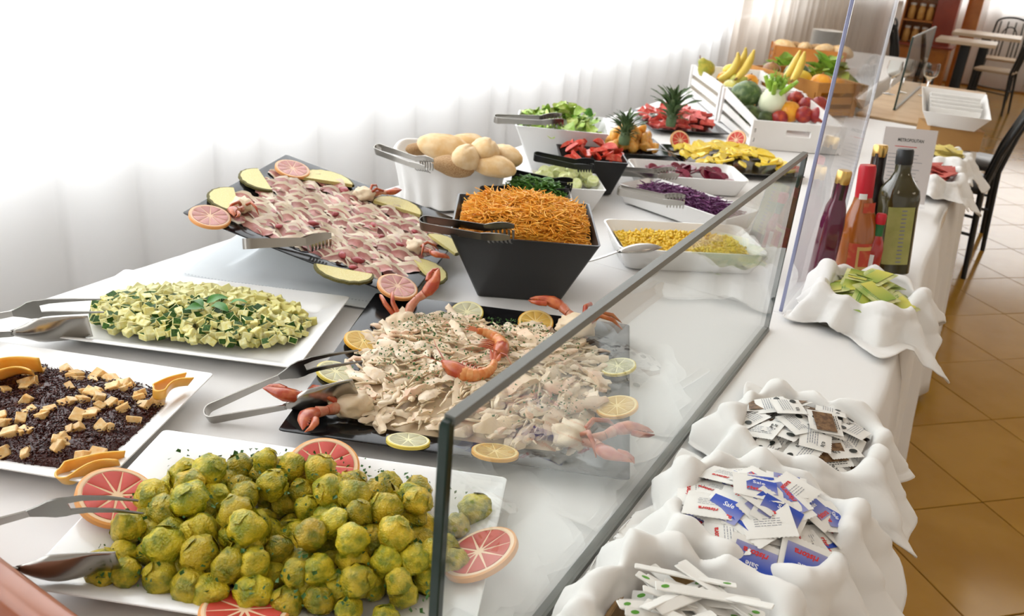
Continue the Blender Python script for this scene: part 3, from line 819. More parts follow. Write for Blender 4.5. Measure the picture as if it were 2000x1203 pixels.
def crab(M_, label, legs=((.010, .5), (.0, .9), (-.008, 1.3)), arms=((.0, 0.0, 1),), meat=1.0, group=None):
    t = thing('crab_claw', label, 'crab claw', mw=M_, group=group)
    o = obj('body_meat', CLAW['body_meat'], t, loc=(-.012, 0, .012)); o.scale = (meat,) * 3
    for (yy, az, s) in arms:
        for nme in ('arm', 'claw', 'claw_finger'):
            o = obj(nme, CLAW[nme], t, loc=(.006, yy, .012), rot=(0, 0, az)); o.scale = (1, s, 1)
    for (yy, az) in legs: obj('leg', CLAW['leg'], t, loc=(.0, yy, .014), rot=(.2, -.1, az))
    return t
for (x, y, h, az, ry, sc, lab, legs, arms) in (
    (790, 632, .016, 1.35, -.55, 1.0, 'red crab claw raised at the corner beside the tilted carpaccio platter', ((.012, .75), (.004, .45)), ((-.004, -.35, 1),)),
    (668, 805, .018, 3.6, .05, 1.0, 'red crab claw under the serving tongs, hanging over the black platter edge', ((.006, -.5), (.0, -.9)), ((.0, .9, 1), (.0, -.25, -1))),
    (1140, 652, .026, .0, -.05, 1.1, 'orange legged crab piece at the black platter corner below the carrot bowl', ((.0, .05), (-.004, -.3), (.006, 1.2)), ((.012, 2.75, 1),)),
    (1125, 870, .022, -.75, .0, .95, 'pinkish crab claw seen through the low glass guard', ((.006, 1.1), (0, -.5)), ((.0, -.15, 1), (.0, .95, -1)))):
    p = local_at(MF, x, y, h)
    crab(MF @ Matrix.Translation(p) @ Euler((0, ry, az)).to_matrix().to_4x4() @ Matrix.Scale(sc, 4), lab, legs, arms)

# ------------------------------------------------------------------ prawns in the middle
def prawn(M_, label):
    t = thing('prawn', label, 'prawn', mw=M_, group='prawns on the seafood platter')
    n = 8
    for k in range(n):
        a = MB(); a0 = k / n * 2.1; a1 = (k + 1.25) / n * 2.1; R = .026
        f = lambda q: (R * math.sin(q), R * (1 - math.cos(q)), .009)
        r0 = .0105 * (1 - .6 * k / n); a.tube([f(a0), f((a0 + a1) / 2), f(a1)], [r0 * 1.0, r0 * 1.05, r0 * .86], 9)
        obj('body_segment', a.mesh('body_segment', MT['prawn'], 60), t)
    a = MB(); a.tube([(0, 0, .009), (-.014, -.001, .011), (-.026, 0, .013), (-.034, .001, .016)], [.0108, .0110, .007, .001], 9); obj('head', a.mesh('head', MT['shell_red'], 60), t)
    for k in range(5):
        a = MB(); x0 = -.008 + .006 * k; a.tube([(x0, .006, .006), (x0 - .006, .020, .008), (x0 - .004, .030, .003)], [.0014, .0011, .0004], 5); obj('leg', a.mesh('leg', MT['shell_red'], 60), t)
    for s in (-1, 1):
        a = MB(); a.tube([(-.03, s * .002, .016), (-.05, s * .012, .026), (-.065, s * .028, .018)], [.0008, .0006, .0003], 4); obj('feeler', a.mesh('feeler', MT['shell_red'], 60), t)
    a = MB()
    for s in (-1, 0, 1): a.tube([(.0225, .039, .009), (.020 + .004 * s, .046, .010), (.014 + .008 * s, .056, .011)], [.002, .004, .001], 6, flat=.3, up=(0, 0, 1))
    obj('tail_fan', a.mesh('tail_fan', MT['shell_red'], 60), t)
for (x, y, az, h) in ((905, 740, -.4, .034), (975, 690, 1.5, .038)):
    p = local_at(MF, x, y, h)
    prawn(MF @ Matrix.Translation(p) @ Euler((.25, .05, az)).to_matrix().to_4x4() @ Matrix.Scale(1.15, 4), 'orange cooked prawn curled lower on the crab and fish heap' if x < 940 else 'orange cooked prawn standing upright behind the other prawn')

# ================================================================== CARPACCIO PLATTER
MT['pinkmeat'] = mat('pink_carpaccio', (.40, .14, .125), .33, var=.2, n=(3, (.54, .30, .25), .38, .66), sss=.15)
MT['fat'] = mat('white_margin', (.72, .62, .46), .38, var=.08, n=(3, (.68, .55, .44), .4, .7), sss=.2)
MT['redmeat'] = mat('red_meat', (.36, .055, .06), .3, var=.2)
sl_me = []
for sd in range(8):
    r2 = random.Random(sd + 900); P = []; nx, ny = 13, 5
    for i in range(nx):
        t = i / (nx - 1); hw = .25 * math.sin(PI * (.06 + .88 * t)) ** .6 * r2.uniform(.85, 1.15); row = []
        off = .10 * math.sin(4.5 * t + sd)
        for j in range(ny):
            u = j / (ny - 1) * 2 - 1
            row.append((t - .5, off + u * hw, .045 * math.sin(7 * t + sd * 2 + u) + .05 * (abs(u) ** 2) * math.sin(5 * t + sd)))
        P.append(row)
    mb = MB(); n0 = 0
    mb.grid(P)
    k = 0
    for i in range(nx - 1):
        for j in range(ny - 1):
            mb.m[k] = 1 if j == ny - 2 or (sd % 2 and j == 0) else 0; k += 1
    me = mb.mesh('carpaccio_slice', [MT['pinkmeat'], MT['fat'], MT['redmeat']], 180); sl_me.append(me)
rd = random.Random(31)
clab = ('thin pink carpaccio slice with white margin on the tilted black platter', 'carpaccio slice', 'carpaccio slices on the tilted platter')
rows = 17; top = MC
for r in range(rows):
    y = -.152 + .304 * r / (rows - 1)
    for c_ in range(11):
        x = -.168 + .336 * c_ / 10 + rd.uniform(-.012, .012)
        if abs(x / .18) ** 4 + abs(y / .165) ** 4 > 1.05: continue
        L = rd.uniform(.052, .074)
        o = obj('carpaccio_slice', rd.choice(sl_me), mw=MC @ Matrix.Translation((x, y + rd.uniform(-.006, .006), .0125 + rd.uniform(0, .004))) @ Euler((rd.uniform(.1, .5), rd.uniform(-.1, .1), rd.gauss(-.05, .16))).to_matrix().to_4x4() @ Matrix.Scale(L, 4))
        tag(o, *clab)
rbits = blob(1, 2, .3, 1.8, 5, (1, .6, .45)).mesh('tuna_piece', MT['redmeat'], 180)
for (x, y, s) in ((672, 372, .016), (612, 436, .011), (545, 442, .009), (655, 418, .011), (730, 440, .012), (745, 462, .010), (780, 478, .010), (668, 498, .012), (700, 508, .013), (720, 536, .012), (810, 452, .010), (690, 522, .009), (640, 474, .009)):
    p = local_at(MC, x, y, .020)
    tag(obj('tuna_piece', rbits, mw=MC @ Matrix.Translation(p) @ Euler((0, 0, rd.uniform(0, 6))).to_matrix().to_4x4() @ Matrix.Scale(s, 4)), 'dark red piece of raw fish among the carpaccio slices', 'fish piece', 'red fish pieces on the carpaccio')
MT['pine'] = mat('pineapple_flesh', (.66, .55, .16), .35, n=(30, (.74, .66, .30), .35, .65), bump=(120, .4, .001), sss=.15, coord='Object')
MT['pineskin'] = mat('pineapple_skin', (.07, .085, .015), .6, n=(60, (.25, .18, .04), .4, .65), bump=(90, .8, .002))
def half_pine_me():
    mb = MB(); n = 18; th = .065
    arc = [(math.cos(PI * i / n), math.sin(PI * i / n) * (1 + .03 * math.sin(9 * i))) for i in range(n + 1)]
    inn = [(x * .93, y * .93) for x, y in arc]; core = [(x * .15, y * .15) for x, y in arc]
    for z in (-th, th):
        o_ = len(mb.v); mb.v += [(x, y, z) for x, y in inn] + [(x, y, z * .9) for x, y in core]
        for i in range(n): mb.f.append((o_ + i, o_ + i + 1, o_ + n + 2 + i, o_ + n + 1 + i)); mb.m.append(0)
        mb.f.append(tuple(o_ + n + 1 + i for i in range(n + 1))); mb.m.append(0)
    mb.rings([[(x, y, -th) for x, y in inn], [(x * 1.01, y * 1.01, -th * .7) for x, y in arc], [(x * 1.01, y * 1.01, th * .7) for x, y in arc], [(x, y, th) for x, y in inn]], False, False, 1, closed=False)
    mb.add([(-.93, 0, -th), (.93, 0, -th), (.93, 0, th), (-.93, 0, th)], [(0, 1, 2, 3)], 0)
    return fixn(mb.mesh('pineapple_half_slice', [MT['pine'], MT['pineskin']], 40))
hp = half_pine_me()
for (x, y, az, s, rx) in ((517, 352, 2.35, .052, .0), (462, 392, 2.2, .054, .0), (640, 356, .55, .058, 0), (775, 408, .15, .056, 0), (672, 528, -2.75, .054, .1), (826, 530, -.75, .048, .0), (862, 478, -.5, .044, .0)):
    p = local_at(MC, x, y, .021)
    tag(obj('pineapple_half_slice', hp, mw=MC @ Matrix.Translation(p) @ Euler((rx, 0, az)).to_matrix().to_4x4() @ Matrix.Scale(s, 4)), 'half round pineapple slice with skin at the rim of the tilted platter', 'pineapple slice', 'pineapple half slices on the carpaccio platter')
for (x, y, rz) in ((571, 331, 0), (410, 424, 0), (776, 561, 0)):
    p = local_at(MC, x, y, .026)
    citrus('pink_grapefruit', MC @ Matrix.Translation(p) @ Euler((.08, .05, rz)).to_matrix().to_4x4(), {571: 'pale pink grapefruit slice on the highest corner of the carpaccio platter', 410: 'pale pink grapefruit slice beside the orange crab claw on the carpaccio platter', 776: 'pale pink grapefruit slice on the lowest corner of the carpaccio platter'}[x], 'grapefruit slices on the carpaccio platter', .037)
for (x, y, az, sc, lab, arms, legs) in ((718, 388, .2, .72, 'crab claw with white meat at the back rim of the carpaccio platter', ((0, .5, 1),), ((.004, 1.1), (0, .2))),
    (470, 412, -1.1, .75, 'orange crab claw beside the grapefruit slice at the left rim of the carpaccio platter', ((0, -.25, 1),), ((.004, .55), (0, -.8))),
    (815, 492, -.65, .70, 'crab claw with white meat by the carrot bowl end of the carpaccio platter', ((0, .2, 1),), ((.004, -.7), (0, .8)))):
    p = local_at(MC, x, y, .020)
    crab(MC @ Matrix.Translation(p) @ Euler((0, 0, az)).to_matrix().to_4x4() @ Matrix.Scale(sc, 4), lab, legs, arms, 1.05)

# ================================================================== SERVING TONGS
def tongs_scoop(M_, label, spread=.030, L=.20, group=None, rl=.011):
    t = thing('serving_tongs', label, 'tongs', mw=M_, group=group)
    a = MB(); pts = []; wd = []
    n = 8
    # arm A (fork side) from its neck back to the bend, round it, then arm B (scoop side)
    nk = L * .52
    for i in range(n): u = 1 - i / n; pts.append((nk * u, rl + (spread - rl) * u, 0)); wd.append(.0115 + .0065 * (1 - u))
    for i in range(9): q = PI / 2 + PI * i / 8; pts.append((rl * math.cos(q), rl * math.sin(q), 0)); wd.append(.018)
    for i in range(1, n + 1): u = i / n; pts.append((nk * u, -rl - (spread - rl) * u, 0)); wd.append(.0115 + .0065 * (1 - u))
    a.strap(pts, wd, .0016); obj('spring_arms', a.mesh('spring_arms', MT['steel'], 50), t)
    f = MB(); y = spread; hw = [.0058, .011, .0170, .0185, .0175]; xs = [nk - .002, nk + .010, nk + .020, nk + .030, nk + .036]
    f.strap([(x, y + .10 * (x - nk), 0) for x in xs], [2 * h for h in hw], .0018)
    for s in (-1, 1):
        f.strap([(nk + .034, y + .0035, s * .0120), (nk + .05, y + .004, s * .0132), (nk + .075, y + .001, s * .0138), (L * 1.14, y - .006, s * .0142)], [.0105, .0090, .0065, .0015], .0018)
    obj('fork', f.mesh('fork', MT['steel_dark'], 50), t)
    P = []; n = 14
    for i in range(n):
        u = i / (n - 1); x = nk - .002 + (L * 1.06 - nk) * u
        hw = .0058 + (.0255 - .0058) * min(1, (u / .34)) ** 1.3 if u < .34 else .0255 * (1 - .12 * ((u - .34) / .66) ** 3)
        dep = .013 * math.sin(PI * min(1, u * 1.15 + .05)) if u < .85 else .013 * math.sin(PI * .9999 * min(1, u * 1.15 + .05)) * .5
        row = []
        for j in range(11):
            v = j / 5 - 1; row.append((x, -spread - .06 * (x - nk) - max(dep, .002) * (1 - v * v) + .002, v * hw))
        P.append(row)
    s_ = MB(); s_.grid(P); o = obj('scoop', s_.mesh('scoop', MT['steel'], 180), t)
    md = o.modifiers.new('thickness', 'SOLIDIFY'); md.thickness = .0016; md.offset = 0
    return t
def tongs_comb(M_, label, spread=.022, L=.20, mt=None, group=None, rl=.010, teeth=6):
    mt = mt or MT['steel']
    t = thing('salad_tongs', label, 'tongs', mw=M_, group=group)
    a = MB(); pts = []; wd = []; n = 8; nk = L * .66
    for i in range(n): u = 1 - i / n; pts.append((nk * u, rl + (spread - rl) * math.sin(u * PI / 2), 0)); wd.append(.018 - .003 * u)
    for i in range(9): q = PI / 2 + PI * i / 8; pts.append((rl * math.cos(q), rl * math.sin(q), 0)); wd.append(.019)
    for i in range(1, n + 1): u = i / n; pts.append((nk * u, -rl - (spread - rl) * math.sin(u * PI / 2), 0)); wd.append(.018 - .003 * u)
    a.strap(pts, wd, .0016); obj('spring_arms', a.mesh('spring_arms', mt, 50), t)
    for s in (-1, 1):
        c_ = MB(); xs = [nk - .003 + (L - nk) * k / 5 for k in range(6)]
        c_.strap([(x, s * (spread + .004 * math.sin((x - nk) * 40)), .010 * math.sin((x - nk) / (L - nk) * 1.5)) for x in xs], [.015, .017, .017, .016, .014, .009], .0016)
        for k in range(teeth):
            x = nk + .012 + (L - nk - .016) * k / (teeth - 1); zc_ = .010 * math.sin((x - nk) / (L - nk) * 1.5)
            c_.strap([(x, s * spread, zc_ - .006), (x + .001, s * (spread - .003), zc_ - .016), (x + .002, s * (spread - .008), zc_ - .022)], [.0046, .004, .002], .0016, up=(1, 0, 0))
        obj('toothed_jaw', c_.mesh('toothed_jaw', mt, 50), t)
    return t
def tongs_between(fn, a, b, label, roll=0, **k):
    """a,b: (px,py,height above table) of the bend and the tips"""
    A = tp(*a); B_ = tp(*b); L = (B_ - A).length
    M_ = frame(A, B_ - A, (0, 0, 1)) @ Matrix.Rotation(roll, 4, 'X')
    return fn(M_, label, L=L / (1.1 if fn is tongs_scoop else 1.0), **k)
tongs_between(tongs_scoop, (418, 806, .016), (700, 720, .074), 'steel fork and scoop tongs resting on the rim of the black seafood platter', roll=.45, spread=.026)
tongs_between(tongs_scoop, (-150, 1078, .060), (258, 1034, .066), 'steel fork and scoop tongs reaching over the brussels sprouts platter', roll=.45, spread=.030)
tongs_between(tongs_scoop, (-130, 650, .040), (190, 612, .052), 'steel fork and scoop tongs at the end of the zucchini platter', roll=.35, spread=.022)
M_ = frame(MC @ local_at(MC, 487, 476, .030), (MC.to_3x3() @ (local_at(MC, 655, 470, .036) - local_at(MC, 487, 476, .030))), (0, 0, 1)) @ Matrix.Rotation(-.35, 4, 'X')
tongs_comb(M_, 'steel toothed tongs lying across the carpaccio platter', L=.150, spread=.013, rl=.011)

# ================================================================== NAPKIN LINED BASKETS
def cloth_obj(name, A, mt, label=None, parent=None, cat='napkin', group=None, hem=True, th=.0016):
    mb = MB(); mb.grid([[tuple(p) for p in row] for row in A])
    o = obj(name, mb.mesh(name, mt, 180), parent)
    sm = o.modifiers.new('thickness', 'SOLIDIFY'); sm.thickness = th; sm.offset = 0
    ss = o.modifiers.new('smooth', 'SUBSURF'); ss.levels = 1; ss.render_levels = 1
    if label: tag(o, label, cat, group)
    return o
MT['wicker'] = mat('pale_wicker', (.36, .22, .10), .6, n=(60, (.30, .17, .06), .4, .6), bump=(200, .5, .001))
def basket(cx, cy, hx, hy, h, seed, label, nlabel, tips=(), z=T + .003):
    """rectangular bread basket (parts: body, rim) with a white napkin draped into it"""
    t = thing('basket', label, 'basket', (cx, cy, z), group='napkin lined baskets')
    hx -= .010; hy -= .010; h -= .012
    b = MB(); b.rloft([(hx - .012, hy - .012, 0, .012), (hx - .004, hy - .004, h * .5, .014), (hx, hy, h, .016), (hx - .005, hy - .005, h, .014), (hx - .010, hy - .010, h * .5, .012), (hx - .016, hy - .016, .006, .01)], 4)
    obj('basket_body', b.mesh('basket_body', MT['wicker'], 40), t)
    r = MB()
    for k in range(3):
        n = 24; pts = []
        for i in range(n + 1):
            a = 2 * PI * i / n; cc, ss = math.cos(a), math.sin(a); q = (abs(cc) ** 5 + abs(ss) ** 5) ** (-1 / 5)
            pts.append((q * cc * (hx - .002), q * ss * (hy - .002), h * (.2 + .38 * k)))
        r.tube(pts, .003, 6)
    obj('woven_band', r.mesh('woven_band', MT['wicker'], 60), t)
    napkin_me(cx, cy, z, hx + .010, hy + .010, h + .012, nlabel, seed, tips)
def napkin_me(cx, cy, z, hx, hy, h, label, seed, tips, puff=.012, cat='napkin', group='napkins lining the baskets', nf=5, zin=.40):
    """white cloth lining a basket: floor, inner wall, puffed roll over the rim, flaps outside. tips = (angle, length, width) of hanging corners"""
    rg = random.Random(seed); NT = 190; NS = 54; P = [[None] * (NT + 1) for _ in range(NS + 1)]
    ph = [rg.uniform(0, 6.3) for _ in range(8)]
    for i in range(NT + 1):
        th = 2 * PI * i / NT; c, s_ = math.cos(th), math.sin(th)
        rho = 1 / ((abs(c) / hx) ** 4 + (abs(s_) / hy) ** 4) ** .25
        wave = math.asin(.96 * math.sin(nf * th + ph[0] + 1.1 * math.sin(2 * th + ph[1]))) / 1.3; wave2 = math.asin(.9 * math.sin((nf * 2 + 1) * th + ph[2] + .7 * math.sin(3 * th))) / 1.15
        hr = h + .0065 * wave + .005 * math.sin(3 * th + ph[3]) + .0025 * wave2
        pf = puff * (1 + .35 * math.sin(nf * th + ph[4]) + .25 * wave2)
        flap = .046 + .012 * math.sin(2 * th + ph[5])
        for (ta, tl, tw) in tips:
            d = (th - ta + PI) % (2 * PI) - PI; flap += tl * max(0, 1 - abs(d) / tw) ** 1.15
        inner = rho * .80; wall = hr - h * zin; roll = PI * pf; tot = inner + wall + roll + flap
        phi = math.radians(76 + 9 * wave)
        for j in range(NS + 1):
            l = tot * j / NS
            if l < inner: r = l / inner * rho * .84; zz = h * zin * (.9 + .1 * (l / inner) ** 2) + .004 * wave * (l / inner)
            elif l < inner + wall:
                q = (l - inner) / wall; r = rho * (.84 + .11 * q ** 1.5) - .010 * (.5 + .5 * wave) * math.sin(PI * q); zz = h * zin + wall * q
            elif l < inner + wall + roll:
                q = (l - inner - wall) / roll * PI; r = rho * .95 + pf * (1 - math.cos(q)); zz = hr + pf * 1.15 * math.sin(q)
            else:
                q = l - inner - wall - roll; k = q / max(flap, .05)
                out = q * math.cos(phi) * (1.15 + .25 * wave) + .012 * (1 + wave2) * min(1, q / .04)
                r = rho * .95 + 2 * pf + out; zz = hr - q * math.sin(phi)
            x = cx + r * c; y = cy + r * s_; fl = .004 + .0025 * (1 + wave)
            if zz < fl:
                over = fl - zz
                edge = TFX + .030
                room = max(0.0, (edge - x) / max(c, .05)) if c > .05 else 9
                if over <= room: x += over * c * .9; y += over * s_ * .9; zz = fl + .006 * (.5 + .5 * wave2) * min(1, over / .03)
                else:
                    x += room * c * .9 + (over - room) * .55; y += room * s_ * .9 + (over - room) * .30 * s_; zz = fl - (over - room) * .80
            if x < -.255 and zz < .36: x = -.255 + .1 * (x + .255) * 0
            if x > TFX + .02 and zz < fl: pass
            k_ = .0030 * fbm((x * 1.0, y, zz + seed), 22, 3) - .0022 * abs(fbm((x, y + seed, zz), 30, 2))
            P[j][i] = (x + k_ * c, y + k_ * s_, z + zz + (k_ if zz > .01 else abs(k_)))
    for j in range(NS + 1): P[j][NT] = P[j][0]
    mb = MB(); mb.grid(P)
    o = obj('napkin', mb.mesh('napkin', MT['napkin'], 180))
    b = bmesh.new(); b.from_mesh(o.data); bmesh.ops.remove_doubles(b, verts=b.verts, dist=.00002); b.to_mesh(o.data); b.free()
    for p_ in o.data.polygons: p_.use_smooth = True
    sm = o.modifiers.new('thickness', 'SOLIDIFY'); sm.thickness = .0016; sm.offset = 0
    tag(o, label, cat, group)
    return o
basket(-.126, .645, .082, .083, .062, 1, 'small basket of paper wrapped sticks under its white napkin', 'white napkin lining the basket of paper wrapped sticks', ((.15, .20, .55), (1.9, .045, .5), (2.6, .05, .4)))
basket(-.112, .865, .086, .088, .054, 2, 'small basket of salt sachets under its white napkin', 'white napkin lining the basket of red and blue salt sachets', ((.10, .20, .60), (2.4, .05, .45), (3.5, .055, .5)))
basket(-.110, 1.092, .086, .086, .052, 3, 'small basket of brown and white sachets under its white napkin', 'white napkin lining the basket of brown and white sachets', ((-.35, .07, .5), (2.2, .06, .45)))
basket(-.126, 1.715, .080, .092, .056, 4, 'small basket of green sachets under its white napkin', 'white napkin lining the basket of green sachets before the bottles', ((-.42, .075, .5), (-1.3, .06, .6), (-2.4, .04, .5), (.75, .07, .4)))

# ================================================================== SACHETS
def text_me(txt, size, mt, sx=1.0, shear=0.0, bold=0.0, name='lettering', align='CENTER', extrude=.00008):
    cu = bpy.data.curves.new('txt', 'FONT'); cu.body = txt; cu.size = size; cu.align_x = align; cu.align_y = 'CENTER'; cu.shear = shear; cu.offset = bold; cu.extrude = extrude; cu.resolution_u = 2
    ob = bpy.data.objects.new('txt', cu); me = bpy.data.meshes.new_from_object(ob); bpy.data.objects.remove(ob); bpy.data.curves.remove(cu)
    me.name = name; me.materials.clear(); me.materials.append(mt)
    if sx != 1.0:
        for v in me.vertices: v.co.x *= sx
    return me
MT['paper'] = mat('white_paper', (.80, .78, .74), .55)
MT['ink_red'] = mat('red_ink', (.62, .03, .03), .5)
MT['ink_white'] = mat('white_ink', (.85, .85, .88), .5)
MT['ink_grey'] = mat('grey_ink', (.22, .23, .27), .6)
MT['ink_black'] = mat('black_ink', (.02, .025, .022), .5)
MT['ink_brown'] = mat('brown_print', (.10, .045, .015), .5, n=(160, (.22, .12, .05), .4, .6))
MT['ink_green'] = mat('green_ink', (.10, .32, .03), .5)
def grad_mat(name, c0, c1, axis=1, lo=-.02, hi=.02):
    M_ = bpy.data.materials.new(name); M_.use_nodes = True; N = M_.node_tree.nodes; L = M_.node_tree.links; b = N['Principled BSDF']; b.inputs['Roughness'].default_value = .45
    tc = N.new('ShaderNodeTexCoord'); sp = N.new('ShaderNodeSeparateXYZ'); L.new(tc.outputs['Object'], sp.inputs[0])
    mr = N.new('ShaderNodeMapRange'); mr.inputs[1].default_value = lo; mr.inputs[2].default_value = hi; L.new(sp.outputs[axis], mr.inputs[0])
    mx = N.new('ShaderNodeMix'); mx.data_type = 'RGBA'; mx.inputs[6].default_value = (*c0, 1); mx.inputs[7].default_value = (*c1, 1); L.new(mr.outputs[0], mx.inputs[0]); L.new(mx.outputs[2], b.inputs['Base Color'])
    return M_
MT['blue_panel'] = grad_mat('blue_print', (.30, .30, .50), (.015, .06, .42), 1, -.016, .008)
def pillow(name, w, h, t, mt, crimp=.0035, n=9):
    mb = MB()
    for sgn in (1, -1):
        P = []
        for i in range(n):
            row = []
            for j in range(n):
                x = (i / (n - 1) - .5) * w; y = (j / (n - 1) - .5) * h
                fx = max(0, 1 - (abs(x) / (w / 2 - crimp)) ** 3) if abs(x) < w / 2 - crimp else 0; fy = max(0, 1 - (abs(y) / (h / 2 - crimp)) ** 3) if abs(y) < h / 2 - crimp else 0
                row.append((x, y, sgn * (.00015 + t * (fx * fy) ** .6)))
            P.append(row)
        mb.grid(P)
    # little saw-tooth crimp along both ends
    for s in (-1, 1):
        for k in range(12):
            x = -w / 2 + w * (k + .5) / 12; mb.add([(x - w / 26, s * h / 2, 0), (x + w / 26, s * h / 2, 0), (x, s * (h / 2 + .0012), 0)], [(0, 1, 2)])
    return mb.mesh(name, mt, 60)
def panel(name, w, h, mt, cx=0, cy=0, cut=0):
    mb = MB(); a, b = w / 2, h / 2
    ring = [(cx + a, cy + b), (cx - a, cy + b), (cx - a, cy - b), (cx + a, cy - b)]
    if cut: ring = [(cx + a, cy + b), (cx - a + cut, cy + b), (cx - a, cy + b - cut), (cx - a, cy - b), (cx + a, cy - b)]
    mb.add([(x, y, 0) for x, y in ring], [tuple(range(len(ring)))]); return mb.mesh(name, mt, 0)
def lines_me(rows, mt, w, dy, y0, th=.0007, seed=1):
    r2 = random.Random(seed); mb = MB()
    for k in range(rows):
        x = -w / 2; y = y0 - dy * k
        while x < w / 2 - .002:
            l = min(r2.uniform(.002, .006), w / 2 - x); mb.add([(x, y - th / 2, 0), (x + l, y - th / 2, 0), (x + l, y + th / 2, 0), (x, y + th / 2, 0)], [(0, 1, 2, 3)]); x += l + .001
    return mb.mesh('small_print', mt, 0)
def oval_me(rx, ry, mt):
    mb = MB(); mb.add([(rx * math.cos(2 * PI * i / 18), ry * math.sin(2 * PI * i / 18), 0) for i in range(18)], [tuple(range(18))]); return mb.mesh('oval_mark', mt, 0)
SW, SH = .056, .046
salt_me = pillow('sachet_paper', SW, SH, .0020, MT['paper'])
pan_me = panel('blue_panel', SW * .80, SH * .66, MT['blue_panel']); pan2_me = panel('blue_panel', SW * .62, SH * .60, MT['blue_panel'], .004, .002, .010)
t_rist = text_me('ristora', .0100, MT['ink_red'], 1.0, .15, .00030); t_rist_s = text_me('ristora', .0082, MT['ink_red'], 1.0, .15, .00026)
t_sale = text_me('Sale', .0085, MT['ink_white'], 1.05, 0, .0001)
ln_salt = lines_me(4, MT['ink_grey'], SW * .55, .0032, .0015)
ZP = .0024
def sachet_proto(kind):
    t = obj('sachet', None); t.empty_display_size = .01
    if kind in ('front', 'front2'):
        obj('paper', salt_me, t); obj('print_panel', pan_me if kind == 'front' else pan2_me, t, loc=(0, 0, ZP))
        obj('lettering', t_sale, t, loc=(.001, .0070, ZP + .0002)); obj('lettering', t_rist, t, loc=(0, -.0070, ZP + .0002))
    elif kind == 'back':
        obj('paper', salt_me, t); obj('lettering', t_rist_s, t, loc=(0, .0105, ZP)); obj('small_print', ln_salt, t, loc=(0, 0, ZP))
    return t
def pbrown():
    t = obj('sachet', None); t.empty_display_size = .01
    obj('paper', pep_me, t); obj('print_panel', panel('brown_panel', .040, .027, MT['ink_brown']), t, loc=(.001, -.001, ZP)); obj('small_print', lines_me(2, MT['ink_black'], .03, .003, .0165, .0011, 4), t, loc=(0, 0, ZP))
    return t
def pwhite():
    t = obj('sachet', None); t.empty_display_size = .01
    obj('paper', pep_me, t); obj('oval_mark', oval_me(.0058, .0042, MT['ink_black']), t, loc=(-.013, .0095, ZP)); obj('lettering', text_me('0,3g', .0062, MT['ink_black'], 1, 0, .00008), t, loc=(.0125, .0095, ZP))
    obj('small_print', lines_me(5, MT['ink_grey'], .036, .0031, .002, .0009, 9), t, loc=(0, 0, ZP)); return t
pep_me = pillow('sachet_paper', .048, .040, .0020, MT['paper'])
tea_front = grad_mat('green_yellow_print', (.20, .30, .03), (.62, .58, .10), 0, -.03, .03)
MT['tea_paper'] = mat('pale_green_paper', (.62, .60, .28), .45, var=.12, n=(25, (.30, .40, .08), .42, .62))
tea_me = pillow('sachet_paper', .074, .056, .0028, MT['tea_paper'])
def ptea():
    t = obj('sachet', None); t.empty_display_size = .01
    obj('paper', tea_me, t); obj('print_panel', panel('green_panel', .062, .034, tea_front, 0, -.004), t, loc=(0, 0, .0032)); obj('small_print', lines_me(2, MT['ink_green'], .05, .004, .019, .0014, 3), t, loc=(0, 0, .0032)); return t
def pile(proto_fns, basket_c, hx, hy, z0, dome, n, label_fn, group, seed, tilt=.45, spots=(), top=()):
    r2 = random.Random(seed); protos = [f() for f in proto_fns]; used = [False] * len(protos); pts = list(spots)
    tries = 0
    while len(pts) < n and tries < 4000:
        tries += 1
        x, y = r2.uniform(-hx, hx), r2.uniform(-hy, hy)
        if abs(x / hx) ** 2.5 + abs(y / hy) ** 2.5 > 1: continue
        if tries < 2600 and any((x - p[0]) ** 2 + (y - p[1]) ** 2 < (.016) ** 2 for p in pts): continue
        pts.append((x, y, r2.uniform(0, 6.3), r2.randrange(len(protos))))
    pts += list(top)
    for i, (x, y, a, k) in enumerate(pts):
        d = 1 - min(1, abs(x / hx) ** 2 + abs(y / hy) ** 2) * .75
        z = z0 + dome * d - .016 + .026 * i / len(pts)
        rx = -y / hy * .35 + r2.uniform(-tilt, tilt); ry = x / hx * .35 + r2.uniform(-tilt, tilt)
        M_ = Matrix.Translation((basket_c[0] + x, basket_c[1] + y, z)) @ Euler((rx, ry, 0)).to_matrix().to_4x4() @ Matrix.Rotation(a, 4, 'Z')
        lab, cat = label_fn(k)
        if not used[k]:
            used[k] = True; p = protos[k]; l, q, sc = M_.decompose(); p.location = l; p.rotation_euler = q.to_euler()
            tag(p, lab, cat, group)
        else: tag(dup(protos[k], M_), lab, cat, group)
    for u, p in zip(used, protos):
        if not u:
            for ch in list(p.children): bpy.data.objects.remove(ch)
            bpy.data.objects.remove(p)
pile([lambda: sachet_proto('front'), lambda: sachet_proto('back'), lambda: sachet_proto('back'), lambda: sachet_proto('front2')], (-.112, .865), .078, .081, T + .046, .038, 84,
     lambda k: [('white salt sachet with blue panel and red lettering in the napkin basket', 'salt sachet'), ('white backed salt sachet with red lettering and small print', 'salt sachet'), ('white backed salt sachet with red lettering and small print', 'salt sachet'), ('white salt sachet with clipped blue panel in the napkin basket', 'salt sachet')][k],
     'salt sachets in the napkin basket', 51, .16, top=[(tp(px_, py_, .085).x + .112, tp(px_, py_, .085).y - .865, a_, k_) for px_, py_, a_, k_ in ((1480, 1062, 3.3, 0), (1390, 968, 3.3, 1), (1478, 962, .3, 3), (1545, 965, 1.3, 1), (1500, 1015, .5, 1), (1580, 1068, 3.45, 0), (1625, 985, -.8, 3), (1425, 1020, 1.9, 1))])
